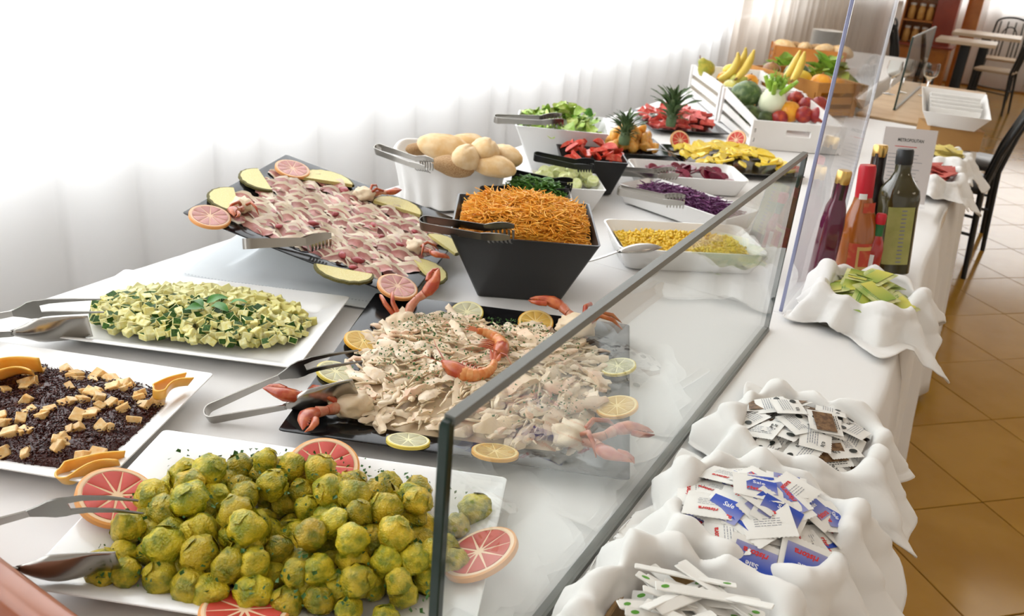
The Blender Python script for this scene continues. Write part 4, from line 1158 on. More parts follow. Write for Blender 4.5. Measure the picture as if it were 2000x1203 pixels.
pile([pbrown, pwhite, pwhite], (-.110, 1.092), .078, .078, T + .043, .034, 66,
     lambda k: [('white sachet with a brown picture panel beside the salt basket', 'sachet'), ('white sachet with a black oval mark and small print', 'sachet'), ('white sachet with a black oval mark and small print', 'sachet')][k], 'brown and white sachets in the napkin basket', 52, .16)
pile([ptea], (-.126, 1.715), .066, .076, T + .040, .036, 30, lambda k: ('green and yellow paper sachet in the basket before the bottles', 'sachet'), 'green sachets in the napkin basket', 53, .18)
# paper wrapped sticks
def pstick():
    t = obj('paper_stick', None); t.empty_display_size = .01
    mb = MB(); mb.rloft([(.050, .0052, -.0009, .001), (.0505, .0058, 0, .001), (.050, .0052, .0009, .001)], 1); obj('wrapper', mb.mesh('wrapper', MT['paper'], 30), t)
    lf = MB(); lf.add([(.041 + .0042 * math.cos(a) * (1 if abs(math.sin(a)) < .9 else .8), .0024 * math.sin(a) + .001 * math.cos(a), .0011) for a in [2 * PI * i / 10 for i in range(10)]], [tuple(range(10))]); obj('leaf_mark', lf.mesh('leaf_mark', MT['ink_green'], 0), t)
    return t
r2 = random.Random(77); proto = pstick(); first = True
for i in range(36):
    x, y = r2.uniform(-.026, .026), r2.uniform(-.052, .050); a = r2.gauss(.35, .5) + (PI if r2.random() < .5 else 0)
    M_ = Matrix.Translation((-.126 + x, .640 + y, T + .052 + .022 * (1 - (x / .06) ** 2) + r2.uniform(-.01, .012))) @ Euler((r2.uniform(-.35, .35), r2.uniform(-.25, .25), a)).to_matrix().to_4x4()
    if first: l, q, sc = M_.decompose(); proto.location = l; proto.rotation_euler = q.to_euler(); o = proto; first = False
    else: o = dup(proto, M_)
    tag(o, 'thin white paper wrapped stick with a green leaf mark', 'paper stick', 'paper wrapped sticks in the napkin basket')

# ================================================================== BOWLS AND DISHES
def bowl_me(name, W, L, bw, bl, h, mt, th=.0035, r=.006, floor_=.006, lip=0):
    a, b, c, d = W / 2, L / 2, bw / 2, bl / 2; mb = MB()
    lo = [(c - .003, d - .003, 0, r), (c, d, .002, r), (a - .001, b - .001, h - .002, r), (a, b, h, r), (a - th, b - th, h + .0003, r), (a - th - .002, b - th - .002, h - .003, r), (c - th, d - th, floor_ + .003, r), (c - th - .004, d - th - .004, floor_, r)]
    mb.rloft(lo, 5 if r > .01 else 3); return mb.mesh(name, mt, 40)
def bowl(name, label, c, ang, W, L, bw, bl, h, mt, cat='bowl', z=T + .001, r=.006, mw=None, group=None):
    M_ = mw if mw is not None else mat4((c[0], c[1], z), ang)
    o = obj(name, bowl_me(name, W, L, bw, bl, h, mt, r=r), mw=M_); tag(o, label, cat, group); return o, M_
def shreds(name, label, cat, M_, hx, hy, z0, hd, n, mt, length, rad, seed, curl=.5, seg=4, base=True, flat=1.0, sh=2.6):
    r2 = random.Random(seed); mb = MB()
    if base:
        P = []
        for i in range(25):
            row = []
            for j in range(25):
                x, y = -hx + 2 * hx * i / 24, -hy + 2 * hy * j / 24
                row.append((x, y, z0 - .006 + mound(x, y, hx * 1.05, hy * 1.05, hd * .9, sh) + .003 * fbm((x, y, seed), 60)))
            P.append(row)
        mb.grid(P)
    for k in range(n):
        x, y = r2.uniform(-hx, hx), r2.uniform(-hy, hy)
        h = mound(x, y, hx * 1.06, hy * 1.06, hd, sh) * (1 + .30 * fbm((x * 22, y * 22, seed), 1, 2))
        a = r2.uniform(0, 6.3); L = r2.uniform(*length); el = r2.gauss(.05, .28); w = r2.uniform(-curl, curl)
        p = Vector((x, y, z0 + h + r2.uniform(-.008, .003))); pts = []
        for q in range(5):
            t = q / 4 - .5; b = a + w * t * 3
            pts.append(p + Vector((math.cos(b) * L * t, math.sin(b) * L * t, math.sin(el) * L * t + .15 * L * (.25 - t * t))))
        # keep the ends inside the dish
        pts = [Vector((max(-hx * 1.03, min(hx * 1.03, v.x)), max(-hy * 1.03, min(hy * 1.03, v.y)), max(v.z, z0 - .002))) for v in pts]
        mb.tube(pts, rad * r2.uniform(.7, 1.2), seg, flat=flat, caps=False)
    o = obj(name, mb.mesh(name, mt, 180), mw=M_); tag(o, label, cat, kind='stuff'); return o
MT['carrot'] = mat('carrot', (.90, .36, .020), .38, n=(120, (.92, .50, .07), .4, .65), sss=.1)
MT['cabbage'] = mat('red_cabbage', (.10, .012, .085), .35, n=(60, (.30, .10, .26), .52, .68))
MT['lettuce'] = mat('lettuce', (.30, .48, .05), .4, var=.2, hue=.02, n=(2.2, (.58, .66, .24), .42, .68), sss=.1)
MT['lettuce_dark'] = mat('lettuce_dark', (.07, .25, .02), .4, var=.2, n=(2.2, (.16, .38, .05), .4, .65))
MT['rocket'] = mat('rocket_leaf', (.05, .17, .015), .4, n=(80, (.12, .28, .03), .4, .65))
MT['corn'] = mat('corn', (.80, .50, .020), .3, n=(250, (.86, .62, .08), .4, .65), sss=.15)
MT['beet'] = mat('beetroot', (.13, .006, .022), .28, var=.25, n=(4, (.20, .015, .04), .4, .65))
MT['tomato'] = mat('tomato', (.60, .045, .025), .22, var=.15, n=(2, (.72, .16, .09), .45, .7), sss=.1)
MT['cuke'] = mat('cucumber', (.62, .68, .26), .3, var=.1, n=(2, (.74, .78, .44), .4, .65), sss=.2)
MT['bread'] = mat('bread_crust', (.72, .47, .21), .6, var=.12, n=(1.4, (.80, .62, .38), .38, .66), bump=(6, .25, .003))
MT['bread_dark'] = mat('seeded_bread', (.38, .20, .075), .7, n=(20, (.60, .40, .20), .42, .62), bump=(26, .8, .004))
MT['plastic_black'] = mat('black_tongs', (.03, .03, .032), .3, metal=.6)

_, MCA = bowl('salad_bowl', 'deep square black bowl full of grated carrot', (-.739, 1.401), R_(30), .274, .264, .160, .155, .140, MT['blackbowl'])
shreds('grated_carrot', 'heap of grated orange carrot in the deep black bowl', 'carrot', MCA, .119, .115, .126, .046, 2600, MT['carrot'], (.022, .060), .00105, 3, .55)
tongs_between(tongs_comb, (832, 436, .150), (1003, 462, .152), 'dark steel toothed tongs resting in the grated carrot', roll=.35, spread=.013, rl=.011, mt=MT['steel_dark'])

_, MCO = bowl('corn_dish', 'white rectangular dish of sweetcorn', (-.535, 1.786), R_(35.5), .335, .205, .290, .165, .052, MT['porcelain'], 'dish', r=.022)
kern = blob(1, 1, .15, 1.2, 2, (1, .8, .75)); mb = MB(); r2 = random.Random(3)
for k in range(1500):
    x, y = r2.uniform(-.140, .140), r2.uniform(-.080, .080)
    z = .030 + .010 * mound(x, y, .15, .09, 1.0, 3) + r2.uniform(-.004, .004) + .004 * fbm((x, y, 0), 25)
    mb.add(kern.v, kern.f, 0, Matrix.Translation((x, y, z)) @ Euler((r2.uniform(0, 6), r2.uniform(0, 6), r2.uniform(0, 6))).to_matrix().to_4x4() @ Matrix.Scale(r2.uniform(.0036, .0048), 4))
P = [[(-.143 + .286 * i / 12, -.083 + .166 * j / 8, .030 + .006 * mound(-.143 + .286 * i / 12, -.083 + .166 * j / 8, .15, .09, 1.0, 3)) for j in range(9)] for i in range(13)]
mb.grid(P)
o = obj('sweetcorn', mb.mesh('sweetcorn', MT['corn'], 180), mw=MCO); tag(o, 'yellow sweetcorn kernels filling the white dish', 'corn', kind='stuff')
def spoon(M_, label, L=.24, bw=.030, bl=.075, mt=None, group=None):
    mt = mt or MT['steel']; t = thing('serving_spoon', label, 'spoon', mw=M_, group=group)
    h = MB(); n = 10; pts = [(-(L - bl) * (1 - i / n), 0, .010 * math.sin(PI * (1 - i / n)) + .012 * (1 - i / n) ** 2) for i in range(n + 1)]
    h.strap(pts, [.014 - .007 * min(1, i / 5) for i in range(n + 1)], .0022, up=(0, 1, 0)); obj('handle', h.mesh('handle', mt, 50), t)
    P = []
    for i in range(11):
        u = i / 10; hw = bw / 1.0 * math.sin(PI * (.04 + .93 * u)) ** .6 * (.72 + .28 * math.sin(PI * u)) * .8
        P.append([(bl * u, (j / 4 - 1) * hw, -.012 * math.sin(PI * u) ** .7 * (1 - (j / 4 - 1) ** 2)) for j in range(9)])
    b = MB(); b.grid(P); o = obj('spoon_bowl', b.mesh('spoon_bowl', mt, 180), t); m_ = o.modifiers.new('t', 'SOLIDIFY'); m_.thickness = .0018
    return t
A, B_ = tp(1205, 492, .062), tp(1292, 482, .066); M_ = frame(A, B_ - A, (0, -.25, 1)); spoon(M_ @ Matrix.Rotation(PI * .92, 4, 'X'), 'steel serving spoon lying bowl down across the sweetcorn', .25, .030, (B_ - A).length)

_, MCB = bowl('cabbage_dish', 'narrow white dish of shredded purple cabbage', (-.640, 2.105), R_(-17), .345, .150, .315, .125, .050, MT['porcelain'], 'dish', z=T + .004)
shreds('shredded_cabbage', 'shredded purple cabbage filling the narrow white dish', 'cabbage', MCB, .140, .058, .036, .022, 900, MT['cabbage'], (.018, .045), .0014, 5, .9)
tongs_between(tongs_comb, (1214, 372, .085), (1338, 398, .072), 'steel toothed tongs lying on the purple cabbage', roll=.3, spread=.012)
_, MB_ = bowl('beet_dish', 'white rounded dish of sliced beetroot', (-.742, 2.392), R_(34), .325, .190, .29, .155, .050, MT['porcelain'], 'dish', r=.026)
bs = MB(); bs.lathe([(.2, -.09), (.92, -.09), (1, 0), (.92, .09), (.2, .09)], 18); bsm = bs.mesh('beetroot_slice', MT['beet'], 40)
r2 = random.Random(8)
for k in range(46):
    x, y = r2.uniform(-.115, .115), r2.uniform(-.06, .06)
    tag(obj('beetroot_slice', bsm, mw=MB_ @ Matrix.Translation((x, y, .022 + .022 * mound(x, y, .14, .08, 1, 2.4) + r2.uniform(-.004, .006))) @ Euler((r2.uniform(-.6, .6), r2.uniform(-.6, .6), 0)).to_matrix().to_4x4() @ Matrix.Scale(r2.uniform(.018, .024), 4)), 'thin dark red beetroot slice in the white rounded dish', 'beetroot slice', 'beetroot slices')
tongs_between(tongs_comb, (1206, 334, .070), (1322, 342, .060), 'steel toothed tongs lying on the beetroot slices', roll=.3, spread=.012)

_, MTO = bowl('tomato_bowl', 'small square black bowl of tomato pieces', (-.944, 2.150), R_(32), .185, .170, .12, .11, .100, MT['blackbowl'])
wedge = MB(); P = []
for i in range(9):
    a = PI * i / 8; P.append([(math.cos(a), math.sin(a) * .8 * math.cos(b), math.sin(a) * .8 * math.sin(b) + .2) for b in [-.5 + j / 5 for j in range(6)]])
wedge.grid(P); wedge.add([(1, 0, .2)] + [P[i][0] for i in range(1, 8)] + [(-1, 0, .2)], [tuple(range(9))]); wedge.add([(1, 0, .2)] + [P[i][5] for i in range(1, 8)] + [(-1, 0, .2)], [tuple(range(9))])
wm = wedge.mesh('tomato_wedge', MT['tomato'], 40); r2 = random.Random(4)
for k in range(26):
    x, y = r2.uniform(-.075, .075), r2.uniform(-.068, .068)
    tag(obj('tomato_wedge', wm, mw=MTO @ Matrix.Translation((x, y, .090 + .022 * mound(x, y, .085, .08, 1, 2) + r2.uniform(-.006, .008))) @ Euler((r2.uniform(-.9, .9), r2.uniform(-.6, .6), r2.uniform(0, 6.3))).to_matrix().to_4x4() @ Matrix.Scale(r2.uniform(.020, .027), 4)), 'red tomato wedge in the small square black bowl', 'tomato wedge', 'tomato wedges')
tongs_between(tongs_comb, (1050, 306, .118), (1160, 328, .108), 'dark steel tongs lying over the tomato bowl', roll=.3, spread=.012, mt=MT['plastic_black'])
_, MCU = bowl('cucumber_bowl', 'small square white bowl of cucumber pieces', (-.922, 1.965), R_(35), .178, .162, .13, .12, .066, MT['porcelain'])
cm = MB(); cm.lathe([(.1, -.45), (.95, -.45), (1, -.3), (1, .3), (.95, .45), (.1, .45)], 14); cme = cm.mesh('cucumber_piece', MT['cuke'], 40); r2 = random.Random(5)
for k in range(30):
    x, y = r2.uniform(-.070, .070), r2.uniform(-.062, .062)
    tag(obj('cucumber_piece', cme, mw=MCU @ Matrix.Translation((x, y, .056 + .026 * mound(x, y, .08, .075, 1, 2) + r2.uniform(-.006, .006))) @ Euler((r2.uniform(-1, 1), r2.uniform(-1, 1), 0)).to_matrix().to_4x4() @ Matrix.Scale(r2.uniform(.014, .019), 4)), 'pale green cucumber piece in the small square white bowl', 'cucumber piece', 'cucumber pieces')
tongs_between(tongs_comb, (1008, 342, .090), (1118, 366, .078), 'dark steel tongs lying on the cucumber pieces', roll=.3, spread=.012, mt=MT['plastic_black'])
_, MRO = bowl('herb_dish', 'small white dish of chopped green leaves behind the carrot bowl', (-.925, 1.800), R_(30), .175, .110, .14, .085, .066, MT['porcelain'], 'dish')
shreds('green_leaves', 'chopped green salad leaves in the small white dish', 'salad leaves', MRO, .072, .042, .060, .040, 420, MT['rocket'], (.016, .040), .0022, 6, .8, flat=.35)
tongs_between(tongs_comb, (945, 374, .075), (1110, 372, .080), 'dark steel tongs lying on the chopped green leaves', roll=.3, spread=.011, mt=MT['plastic_black'])
_, MSA = bowl('salad_bowl', 'deep square white bowl of lettuce', (-1.112, 2.290), R_(27), .268, .240, .155, .145, .140, MT['white'])
lf = [leaf_me('lettuce_leaf', MT['lettuce'], 1, .9, .5), leaf_me('lettuce_leaf', MT['lettuce'], 1, .7, -.4), leaf_me('lettuce_leaf', MT['lettuce_dark'], 1, .6, .5)]
for me in lf:
    for v in me.vertices: v.co.z += .09 * math.sin(v.co.y * 16) * (abs(v.co.y) * 2 + .2) + .05 * math.sin(v.co.x * 13)
r2 = random.Random(6)
for k in range(120):
    x, y = r2.uniform(-.098, .098), r2.uniform(-.084, .084)
    kk = 2 if (r2.random() < .25 and x > 0 and y > -.03) else r2.randrange(2)
    tag(obj('lettuce_leaf', lf[kk], mw=MSA @ Matrix.Translation((x, y, .120 + .036 * mound(x, y, .125, .11, 1, 2) + r2.uniform(-.008, .010))) @ Euler((r2.uniform(-.8, .8), r2.uniform(-.8, .8), r2.uniform(0, 6.3))).to_matrix().to_4x4() @ Matrix.Scale(r2.uniform(.030, .050), 4)), 'torn pale green lettuce leaf in the deep white bowl' if kk < 2 else 'dark green lettuce leaf on top of the deep white bowl', 'lettuce leaf', 'lettuce leaves in the white bowl')
tongs_between(tongs_comb, (972, 232, .165), (1100, 236, .168), 'steel toothed tongs lying on the lettuce', roll=.3, spread=.013)

# ------------------------------------------------------------------ bread basket
bc = tp(878, 308, .105); bcx, bcy = bc.x + .005, bc.y + .0
t = thing('bread_basket', 'round basket of bread rolls under a white napkin', 'basket', (bcx, bcy, T + .002))
b = MB(); b.lathe([(.085, 0), (.10, .03), (.125, .085), (.120, .085), (.095, .03), (.08, .006)], 30); obj('basket_body', b.mesh('basket_body', MT['wicker'], 60), t)
def bread_cloth():
    rg = random.Random(3); NT = 170; NS = 46; P = [[None] * (NT + 1) for _ in range(NS + 1)]
    for i in range(NT + 1):
        th = 2 * PI * i / NT; c_, s_ = math.cos(th), math.sin(th); w = math.sin(6 * th + 1) ; w2 = math.sin(17 * th + 2 + math.sin(3 * th))
        for j in range(NS + 1):
            q = j / NS
            if q < .25: r = .10 * q / .25; z = .055
            elif q < .45: u = (q - .25) / .2; r = .10 + .030 * u; z = .055 + .060 * u + .004 * w * u
            elif q < .55: u = (q - .45) / .1 * PI; r = .130 + .006 * (1 - math.cos(u)); z = .115 + .008 * math.sin(u) + .004 * w
            else:
                u = (q - .55) / .45; r = .142 - .028 * u + .006 * w2 * u + .006 * w * u + (.03 * max(0, u - .75)); z = max(.004, .115 + .004 * w - .116 * u)
            P[j][i] = (bcx + r * c_ * 1.04, bcy + r * s_ * 1.04, T + .002 + z)
    for j in range(NS + 1): P[j][NT] = P[j][0]
    mb = MB(); mb.grid(P); o = obj('napkin', mb.mesh('napkin', MT['napkin'], 180)); m_ = o.modifiers.new('t', 'SOLIDIFY'); m_.thickness = .0016
    tag(o, 'white napkin wrapped round the bread roll basket', 'napkin')
bread_cloth()
rolls = []
for sd in range(3):
    bl = blob(1, 4, .10, 1.1, sd + 20, (1.42, .90, .72)); bl.v = [(x, y, z - (.17 * math.exp(-((y + .10 * math.sin(2 * x)) / .07) ** 2) - .06 * math.exp(-((y + .10 * math.sin(2 * x)) / .22) ** 2)) * max(0, 1 - (x / 1.25) ** 2) * (1 if z > 0 else 0)) for x, y, z in bl.v]; rolls.append(bl.mesh('bread_roll', MT['bread'], 180))
dk = blob(1, 3, .12, 1.6, 9, (1.3, .85, .6)).mesh('bread_roll', MT['bread_dark'], 180)
for (x, y, h, a, s, rx) in ((868, 288, .135, .7, .046, .1), (915, 285, .128, 1.0, .042, .0), (912, 308, .142, 1.9, .041, .3), (948, 295, .152, 2.2, .042, .5), (986, 305, .132, 2.7, .040, .2), (966, 326, .126, .6, .037, -.2)):
    p = tp(x, y, h); tag(obj('bread_roll', rolls[int(x) % 3], mw=Matrix.Translation(p) @ Euler((rx, .1, a)).to_matrix().to_4x4() @ Matrix.Scale(s, 4)), 'pale golden bread roll in the napkin wrapped basket', 'bread roll', 'bread rolls in the basket')
p = tp(886, 325, .122); tag(obj('bread_roll', dk, mw=Matrix.Translation(p) @ Euler((0, .1, .3)).to_matrix().to_4x4() @ Matrix.Scale(.040, 4)), 'brown seeded bread roll at the front of the basket', 'bread roll')
p = tp(815, 292, .122); tag(obj('bread_roll', dk, mw=Matrix.Translation(p) @ Euler((0, .1, 1.3)).to_matrix().to_4x4() @ Matrix.Scale(.026, 4)), 'small brown bread piece at the back of the basket', 'bread roll')
tongs_between(tongs_comb, (740, 292, .140), (842, 328, .130), 'bright steel tongs lying on the bread basket napkin', roll=.4, spread=.012, mt=MT['steel'])

# ================================================================== FRUIT PLATES
MT['pinefruit'] = mat('ripe_pineapple', (.80, .56, .030), .35, var=.12, n=(3, (.84, .66, .12), .4, .65), bump=(9, .4, .003), sss=.15)
MT['cantaloupe'] = mat('cantaloupe', (.80, .36, .055), .3, var=.12, n=(2, (.84, .48, .14), .4, .65), sss=.2)
MT['watermelon'] = mat('watermelon', (.58, .060, .050), .3, var=.15, n=(2, (.70, .16, .12), .4, .65), sss=.2)
MT['crown'] = mat('pineapple_crown', (.05, .10, .035), .45, var=.2, n=(3, (.13, .19, .08), .4, .65))
_, MPL1 = platter('fruit_plate', 'black plate of cantaloupe chunks with a pineapple crown', (-1.045, 2.685), R_(36), .235, .25, .03, .016, MT['black'], cat='plate')
_, MPL2 = platter('fruit_plate', 'black plate of watermelon slices with a pineapple crown', (-1.075, 3.245), R_(35), .30, .37, .035, .016, MT['black'], cat='plate')
_, MPL3 = platter('fruit_plate', 'black plate of pineapple slices beside the white crate', (-.722, 2.765), R_(36), .375, .350, .035, .016, MT['black'], cat='plate')
def chunk_me(name, mt, seed, d):
    bl = blob(1, 2, .25, 1.4, seed, d); bl.v = [(x, y, max(z, -.5 * d[2])) for x, y, z in bl.v]; return bl.mesh(name, mt, 180)
ck = [chunk_me('cantaloupe_chunk', MT['cantaloupe'], s, (1.2, .8, .75)) for s in range(3)]; r2 = random.Random(12)
heap(MPL1, .088, .092, .0185, 3, .35, .006, 'cantaloupe_chunk', ck, 'orange cantaloupe chunk heaped round the pineapple crown', 'cantaloupe chunk', 'cantaloupe chunks', r2, zstep=.62, sc=(.9, 1.25))
tri = MB(); tri.rings([[(-1, -.6, z), (1, -.6, z), (.1, 1.0, z)] for z in (-.16, .16)]); trm = tri.mesh('watermelon_slice', MT['watermelon'], 0)
for k in range(70):
    x, y = r2.uniform(-.118, .118), r2.uniform(-.15, .15)
    tag(obj('watermelon_slice', trm, mw=MPL2 @ Matrix.Translation((x, y, .016 + .036 * mound(x, y, .13, .165, 1, 2) + r2.uniform(-.003, .006))) @ Euler((r2.uniform(-.5, .5), r2.uniform(-.5, .5), r2.uniform(0, 6.3))).to_matrix().to_4x4() @ Matrix.Scale(r2.uniform(.028, .040), 4)), 'red watermelon slice on the plate with the taller pineapple crown', 'watermelon slice', 'watermelon slices')
psl = MB(); psl.rings([[(math.cos(a) * (1 if abs(math.cos(a)) < 2 else 1), .72 * math.sin(a), z) for a in [PI * i / 8 for i in range(9)]] for z in (-.09, .09)]); psm = psl.mesh('pineapple_slice', MT['pinefruit'], 30)
for k in range(110):
    x, y = r2.uniform(-.150, .150), r2.uniform(-.140, .140)
    row = round(y / .04)
    tag(obj('pineapple_slice', psm, mw=MPL3 @ Matrix.Translation((x, y, .016 + .026 * mound(x, y, .165, .155, 1, 2.5) + r2.uniform(-.003, .005))) @ Euler((.28 + r2.uniform(-.15, .15), r2.uniform(-.12, .12), .9 + r2.gauss(0, .4) + (PI if r2.random() < .3 else 0))).to_matrix().to_4x4() @ Matrix.Scale(r2.uniform(.028, .040), 4)), 'yellow pineapple slice on the black plate beside the white crate', 'pineapple slice', 'pineapple slices')
for (x, y, h, rx, ry, rz) in ((1328, 275, .040, 1.0, .2, .7), (1438, 274, .040, 1.1, -.2, -.2)):
    p = tp(x, y, h); citrus('grapefruit', Matrix.Translation(p) @ Euler((rx, ry, rz)).to_matrix().to_4x4(), 'grapefruit slice standing at the edge of the pineapple plate', 'grapefruit slices by the pineapple', .036)
p = tp(1552, 333, .02); citrus('grapefruit', Matrix.Translation(p) @ Euler((.3, 0, 0)).to_matrix().to_4x4(), 'grapefruit slice lying at the glass end of the pineapple plate', None, .030)
def crown(M_, h, label, seed):
    t = thing('pineapple_centrepiece', label, 'pineapple', mw=M_); r3 = random.Random(seed); me = leaf_me('leaf', MT['crown'], 1, .16, .5, 8)
    for k in range(46):
        lv = k / 46; a = k * 2.4; el = 1.45 - 1.15 * (1 - lv) ** 1.0 * 1.0
        L = h * (.55 + .45 * math.sin(PI * (.15 + .7 * lv)) ) * (.62 if lv < .3 else .95)
        el = .35 + 1.1 * lv
        o = obj('leaf', me, t, loc=(.008 * math.cos(a), .008 * math.sin(a), h * .32 * lv), rot=(0, -el, a)); o.scale = (L * r3.uniform(.85, 1.1),) * 3
        o.rotation_mode = 'XYZ'
    b = MB(); b.lathe([(.018, -.02), (.020, 0), (.012, h * .3), (.004, h * .36)], 12); obj('core', b.mesh('core', MT['crown'], 60), t)
crown(Matrix.Translation(tp(1220, 270, .055)), .085, 'green pineapple crown standing among the cantaloupe chunks', 1)
crown(Matrix.Translation(tp(1311, 236, .050)), .118, 'taller green pineapple crown standing on the watermelon slices', 2)
for (a, b, lab) in (((1262, 300, .02), (1345, 300, .03), 'steel serving spoon lying between the cantaloupe and pineapple plates'), ((1330, 300, .02), (1418, 304, .02), 'steel spoon leaning on the rim of the pineapple plate'), ((1235, 228, .06), (1285, 222, .07), 'pale serving spoon resting on the watermelon slices')):
    A, B_ = tp(*a), tp(*b); L = (B_ - A).length; M_ = frame(A + (B_ - A) * .65, B_ - A, (0, 0, 1)); spoon(M_, lab, L, .024, L * .35)

# ================================================================== FRUIT CRATES
MT['crate_white'] = mat('white_painted_wood', (.80, .78, .75), .6)
MT['crate_brown'] = mat('orange_crate_wood', (.50, .22, .045), .6, n=(12, (.42, .17, .03), .4, .65))
MT['crate_tan'] = mat('tan_crate_wood', (.60, .38, .16), .6, n=(12, (.52, .30, .11), .4, .65))
def crate(name, label, o_, ang, W, L, h0, h1, mt, nsl=3, hole=True, z=T):
    """o_ = near left corner, W along the local x, L along the local y; height h0 at the near end, h1 at the far end"""
    t = thing(name, label, 'crate', (o_[0], o_[1], z), (0, 0, ang)); th = .011
    for (y, h) in ((th / 2, h0), (L - th / 2, h1)):
        e = MB()
        if hole:        # end board with a hand hole
            hw, hz0, hz1 = .045, h * .52, h * .74
            e.box((W / 2, y, hz0 / 2), (W, th, hz0)); e.box((W / 2, y, (hz1 + h) / 2), (W, th, h - hz1))
            e.box(((W / 2 - hw) / 2, y, (hz0 + hz1) / 2), (W / 2 - hw, th, hz1 - hz0)); e.box((W - (W / 2 - hw) / 2, y, (hz0 + hz1) / 2), (W / 2 - hw, th, hz1 - hz0))
        else: e.box((W / 2, y, h / 2), (W, th, h))
        obj('end_board', e.mesh('end_board', mt, 0), t)
    for x in (-.004, W + .004):
        for k in range(nsl):
            f0, f1 = (k + .0) / nsl + .05, (k + 1) / nsl - .09 if k < nsl - 1 else 1.0
            s_ = MB(); p = []
            for xx in (x - .004, x + .004):
                p += [(xx, 0, h0 * f0), (xx, L, h1 * f0), (xx, L, h1 * f1), (xx, 0, h0 * f1)]
            s_.add(p, [(0, 1, 2, 3), (7, 6, 5, 4), (0, 4, 5, 1), (1, 5, 6, 2), (2, 6, 7, 3), (3, 7, 4, 0)])
            obj('slat', s_.mesh('slat', mt, 0), t)
        for y in (.012, L - .012):
            s_ = MB(); hh = h0 + (h1 - h0) * y / L; s_.box((x + (-.007 if x < 0 else .007), y, hh / 2), (.008, .024, hh)); obj('corner_post', s_.mesh('corner_post', mt, 0), t)
    s_ = MB(); s_.box((W / 2, L / 2, .008), (W - .004, L - .024, .008)); obj('base_board', s_.mesh('base_board', mt, 0), t)
    return mat4((o_[0], o_[1], z), ang)
CA = R_(31.5)
C0 = tp(1470, 290); dS = Vector((math.cos(CA + PI / 2), math.sin(CA + PI / 2), 0))
K1 = crate('fruit_crate', 'white slatted crate of fennel, avocado and plums behind the pineapple plate', C0, CA, .31, .475, .101, .139, MT['crate_white'])
K2 = crate('fruit_crate', 'white slatted crate of bananas and pears next to the curtain', C0 + dS * .50, CA, .31, .57, .140, .140, MT['crate_white'], z=T)
K3 = crate('fruit_crate', 'orange brown wooden crate of mixed fruit behind the white crates', (-1.080, 4.225), R_(-36.6), .45, .24, .15, .15, MT['crate_brown'], hole=False)
K4 = crate('fruit_crate', 'tan wooden crate with a dark slot beside the plums', (-.830, 4.465), R_(-40), .19, .16, .11, .11, MT['crate_tan'])
def fmat(n_, c1, c2, sc=1.6, r=.35): return mat(n_, c1, r, var=.12, n=(sc, c2, .42, .66), bump=(5, .15, .002))
MT['orange_f'] = fmat('orange_fruit', (.78, .30, .02), (.82, .40, .03)); MT['banana'] = fmat('banana', (.70, .50, .08), (.55, .44, .08)); MT['pear'] = fmat('pear', (.48, .42, .06), (.30, .32, .04))
MT['avocado'] = fmat('avocado', (.035, .055, .015), (.10, .14, .04)); MT['plum'] = fmat('plum', (.25, .015, .02), (.45, .06, .02)); MT['fennel'] = fmat('fennel_bulb', (.72, .76, .52), (.80, .82, .68)); MT['fennel_top'] = fmat('fennel_stalk', (.30, .52, .05), (.42, .60, .10)); MT['lemon_f'] = fmat('lemon_fruit', (.76, .52, .04), (.80, .60, .08)); MT['greenveg'] = fmat('green_veg', (.20, .36, .04), (.40, .50, .08)); MT['brownfruit'] = fmat('brown_fruit', (.22, .09, .03), (.32, .16, .05)); MT['melonskin'] = fmat('green_melon', (.06, .11, .03), (.20, .26, .10), 3)
sph = lambda nm, mt, s=1, d=(1, 1, 1), a=.05: blob(1, 3, a, 1.3, s, d).mesh(nm, mt, 180)
FR = {'orange': sph('orange_fruit', MT['orange_f'], 1, (1, 1, .94)), 'plum': sph('plum', MT['plum'], 2, (1, 1, .95)), 'avocado': sph('avocado', MT['avocado'], 3, (1.3, .9, .9)), 'melon': sph('green_melon', MT['melonskin'], 4, (1.05, 1, 1)),
      'lemon': sph('lemon_fruit', MT['lemon_f'], 5, (1.25, .9, .9)), 'brown': sph('brown_fruit', MT['brownfruit'], 6, (1, 1, .9))}
pb = MB(); pb.lathe([(.05, -1), (.75, -.85), (1, -.3), (.85, .25), (.5, .8), (.38, 1.15), (.1, 1.3)], 18); FR['pear'] = pb.mesh('pear', MT['pear'], 180)
stem = MB(); stem.tube([(0, 0, 1.25), (.05, 0, 1.5), (.15, 0, 1.7)], .06, 6); stem_me = stem.mesh('stem', MT['brownfruit'], 180)
st2 = MB(); st2.tube([(0, 0, .92), (.02, 0, 1.05)], [.10, .06], 6); st2_me = st2.mesh('stem', MT['brownfruit'], 180)
def fruit(kind, name, M_, s, label, group=None):
    t = thing(name, label, name.replace('_', ' '), mw=M_ @ Matrix.Scale(s, 4), group=group); obj('skin', FR[kind], t); obj('stem', stem_me if kind == 'pear' else st2_me, t); return t
def fr_at(kind, name, x, y, h, s, label, group=None, rot=(0, 0, 0)): return fruit(kind, name, Matrix.Translation(tp(x, y, h)) @ Euler(rot).to_matrix().to_4x4(), s, label, group)
fr_at('orange', 'orange_fruit', 1541, 218, .085, .045, 'round orange at the front board of the white crate')
for x, y, h in ((1554, 194, .115), (1575, 206, .105), (1600, 205, .11), (1570, 224, .085), (1598, 225, .09), (1565, 210, .075), (1522, 232, .06)): fr_at('plum', 'plum', x, y, h, .034, 'dark red plum in the white crate beside the orange', 'plums in the white crate', (0, .4, x))
for x, y, h in ((1496, 236, .045), (1466, 224, .062)): fr_at('avocado', 'avocado', x, y, h, .040, 'dark avocado lying before the fennel in the white crate', 'avocados in the white crate', (0, .3, 1.0))
fr_at('melon', 'green_melon', 1456, 188, .115, .062, 'dark green melon beside the fennel in the white crate')
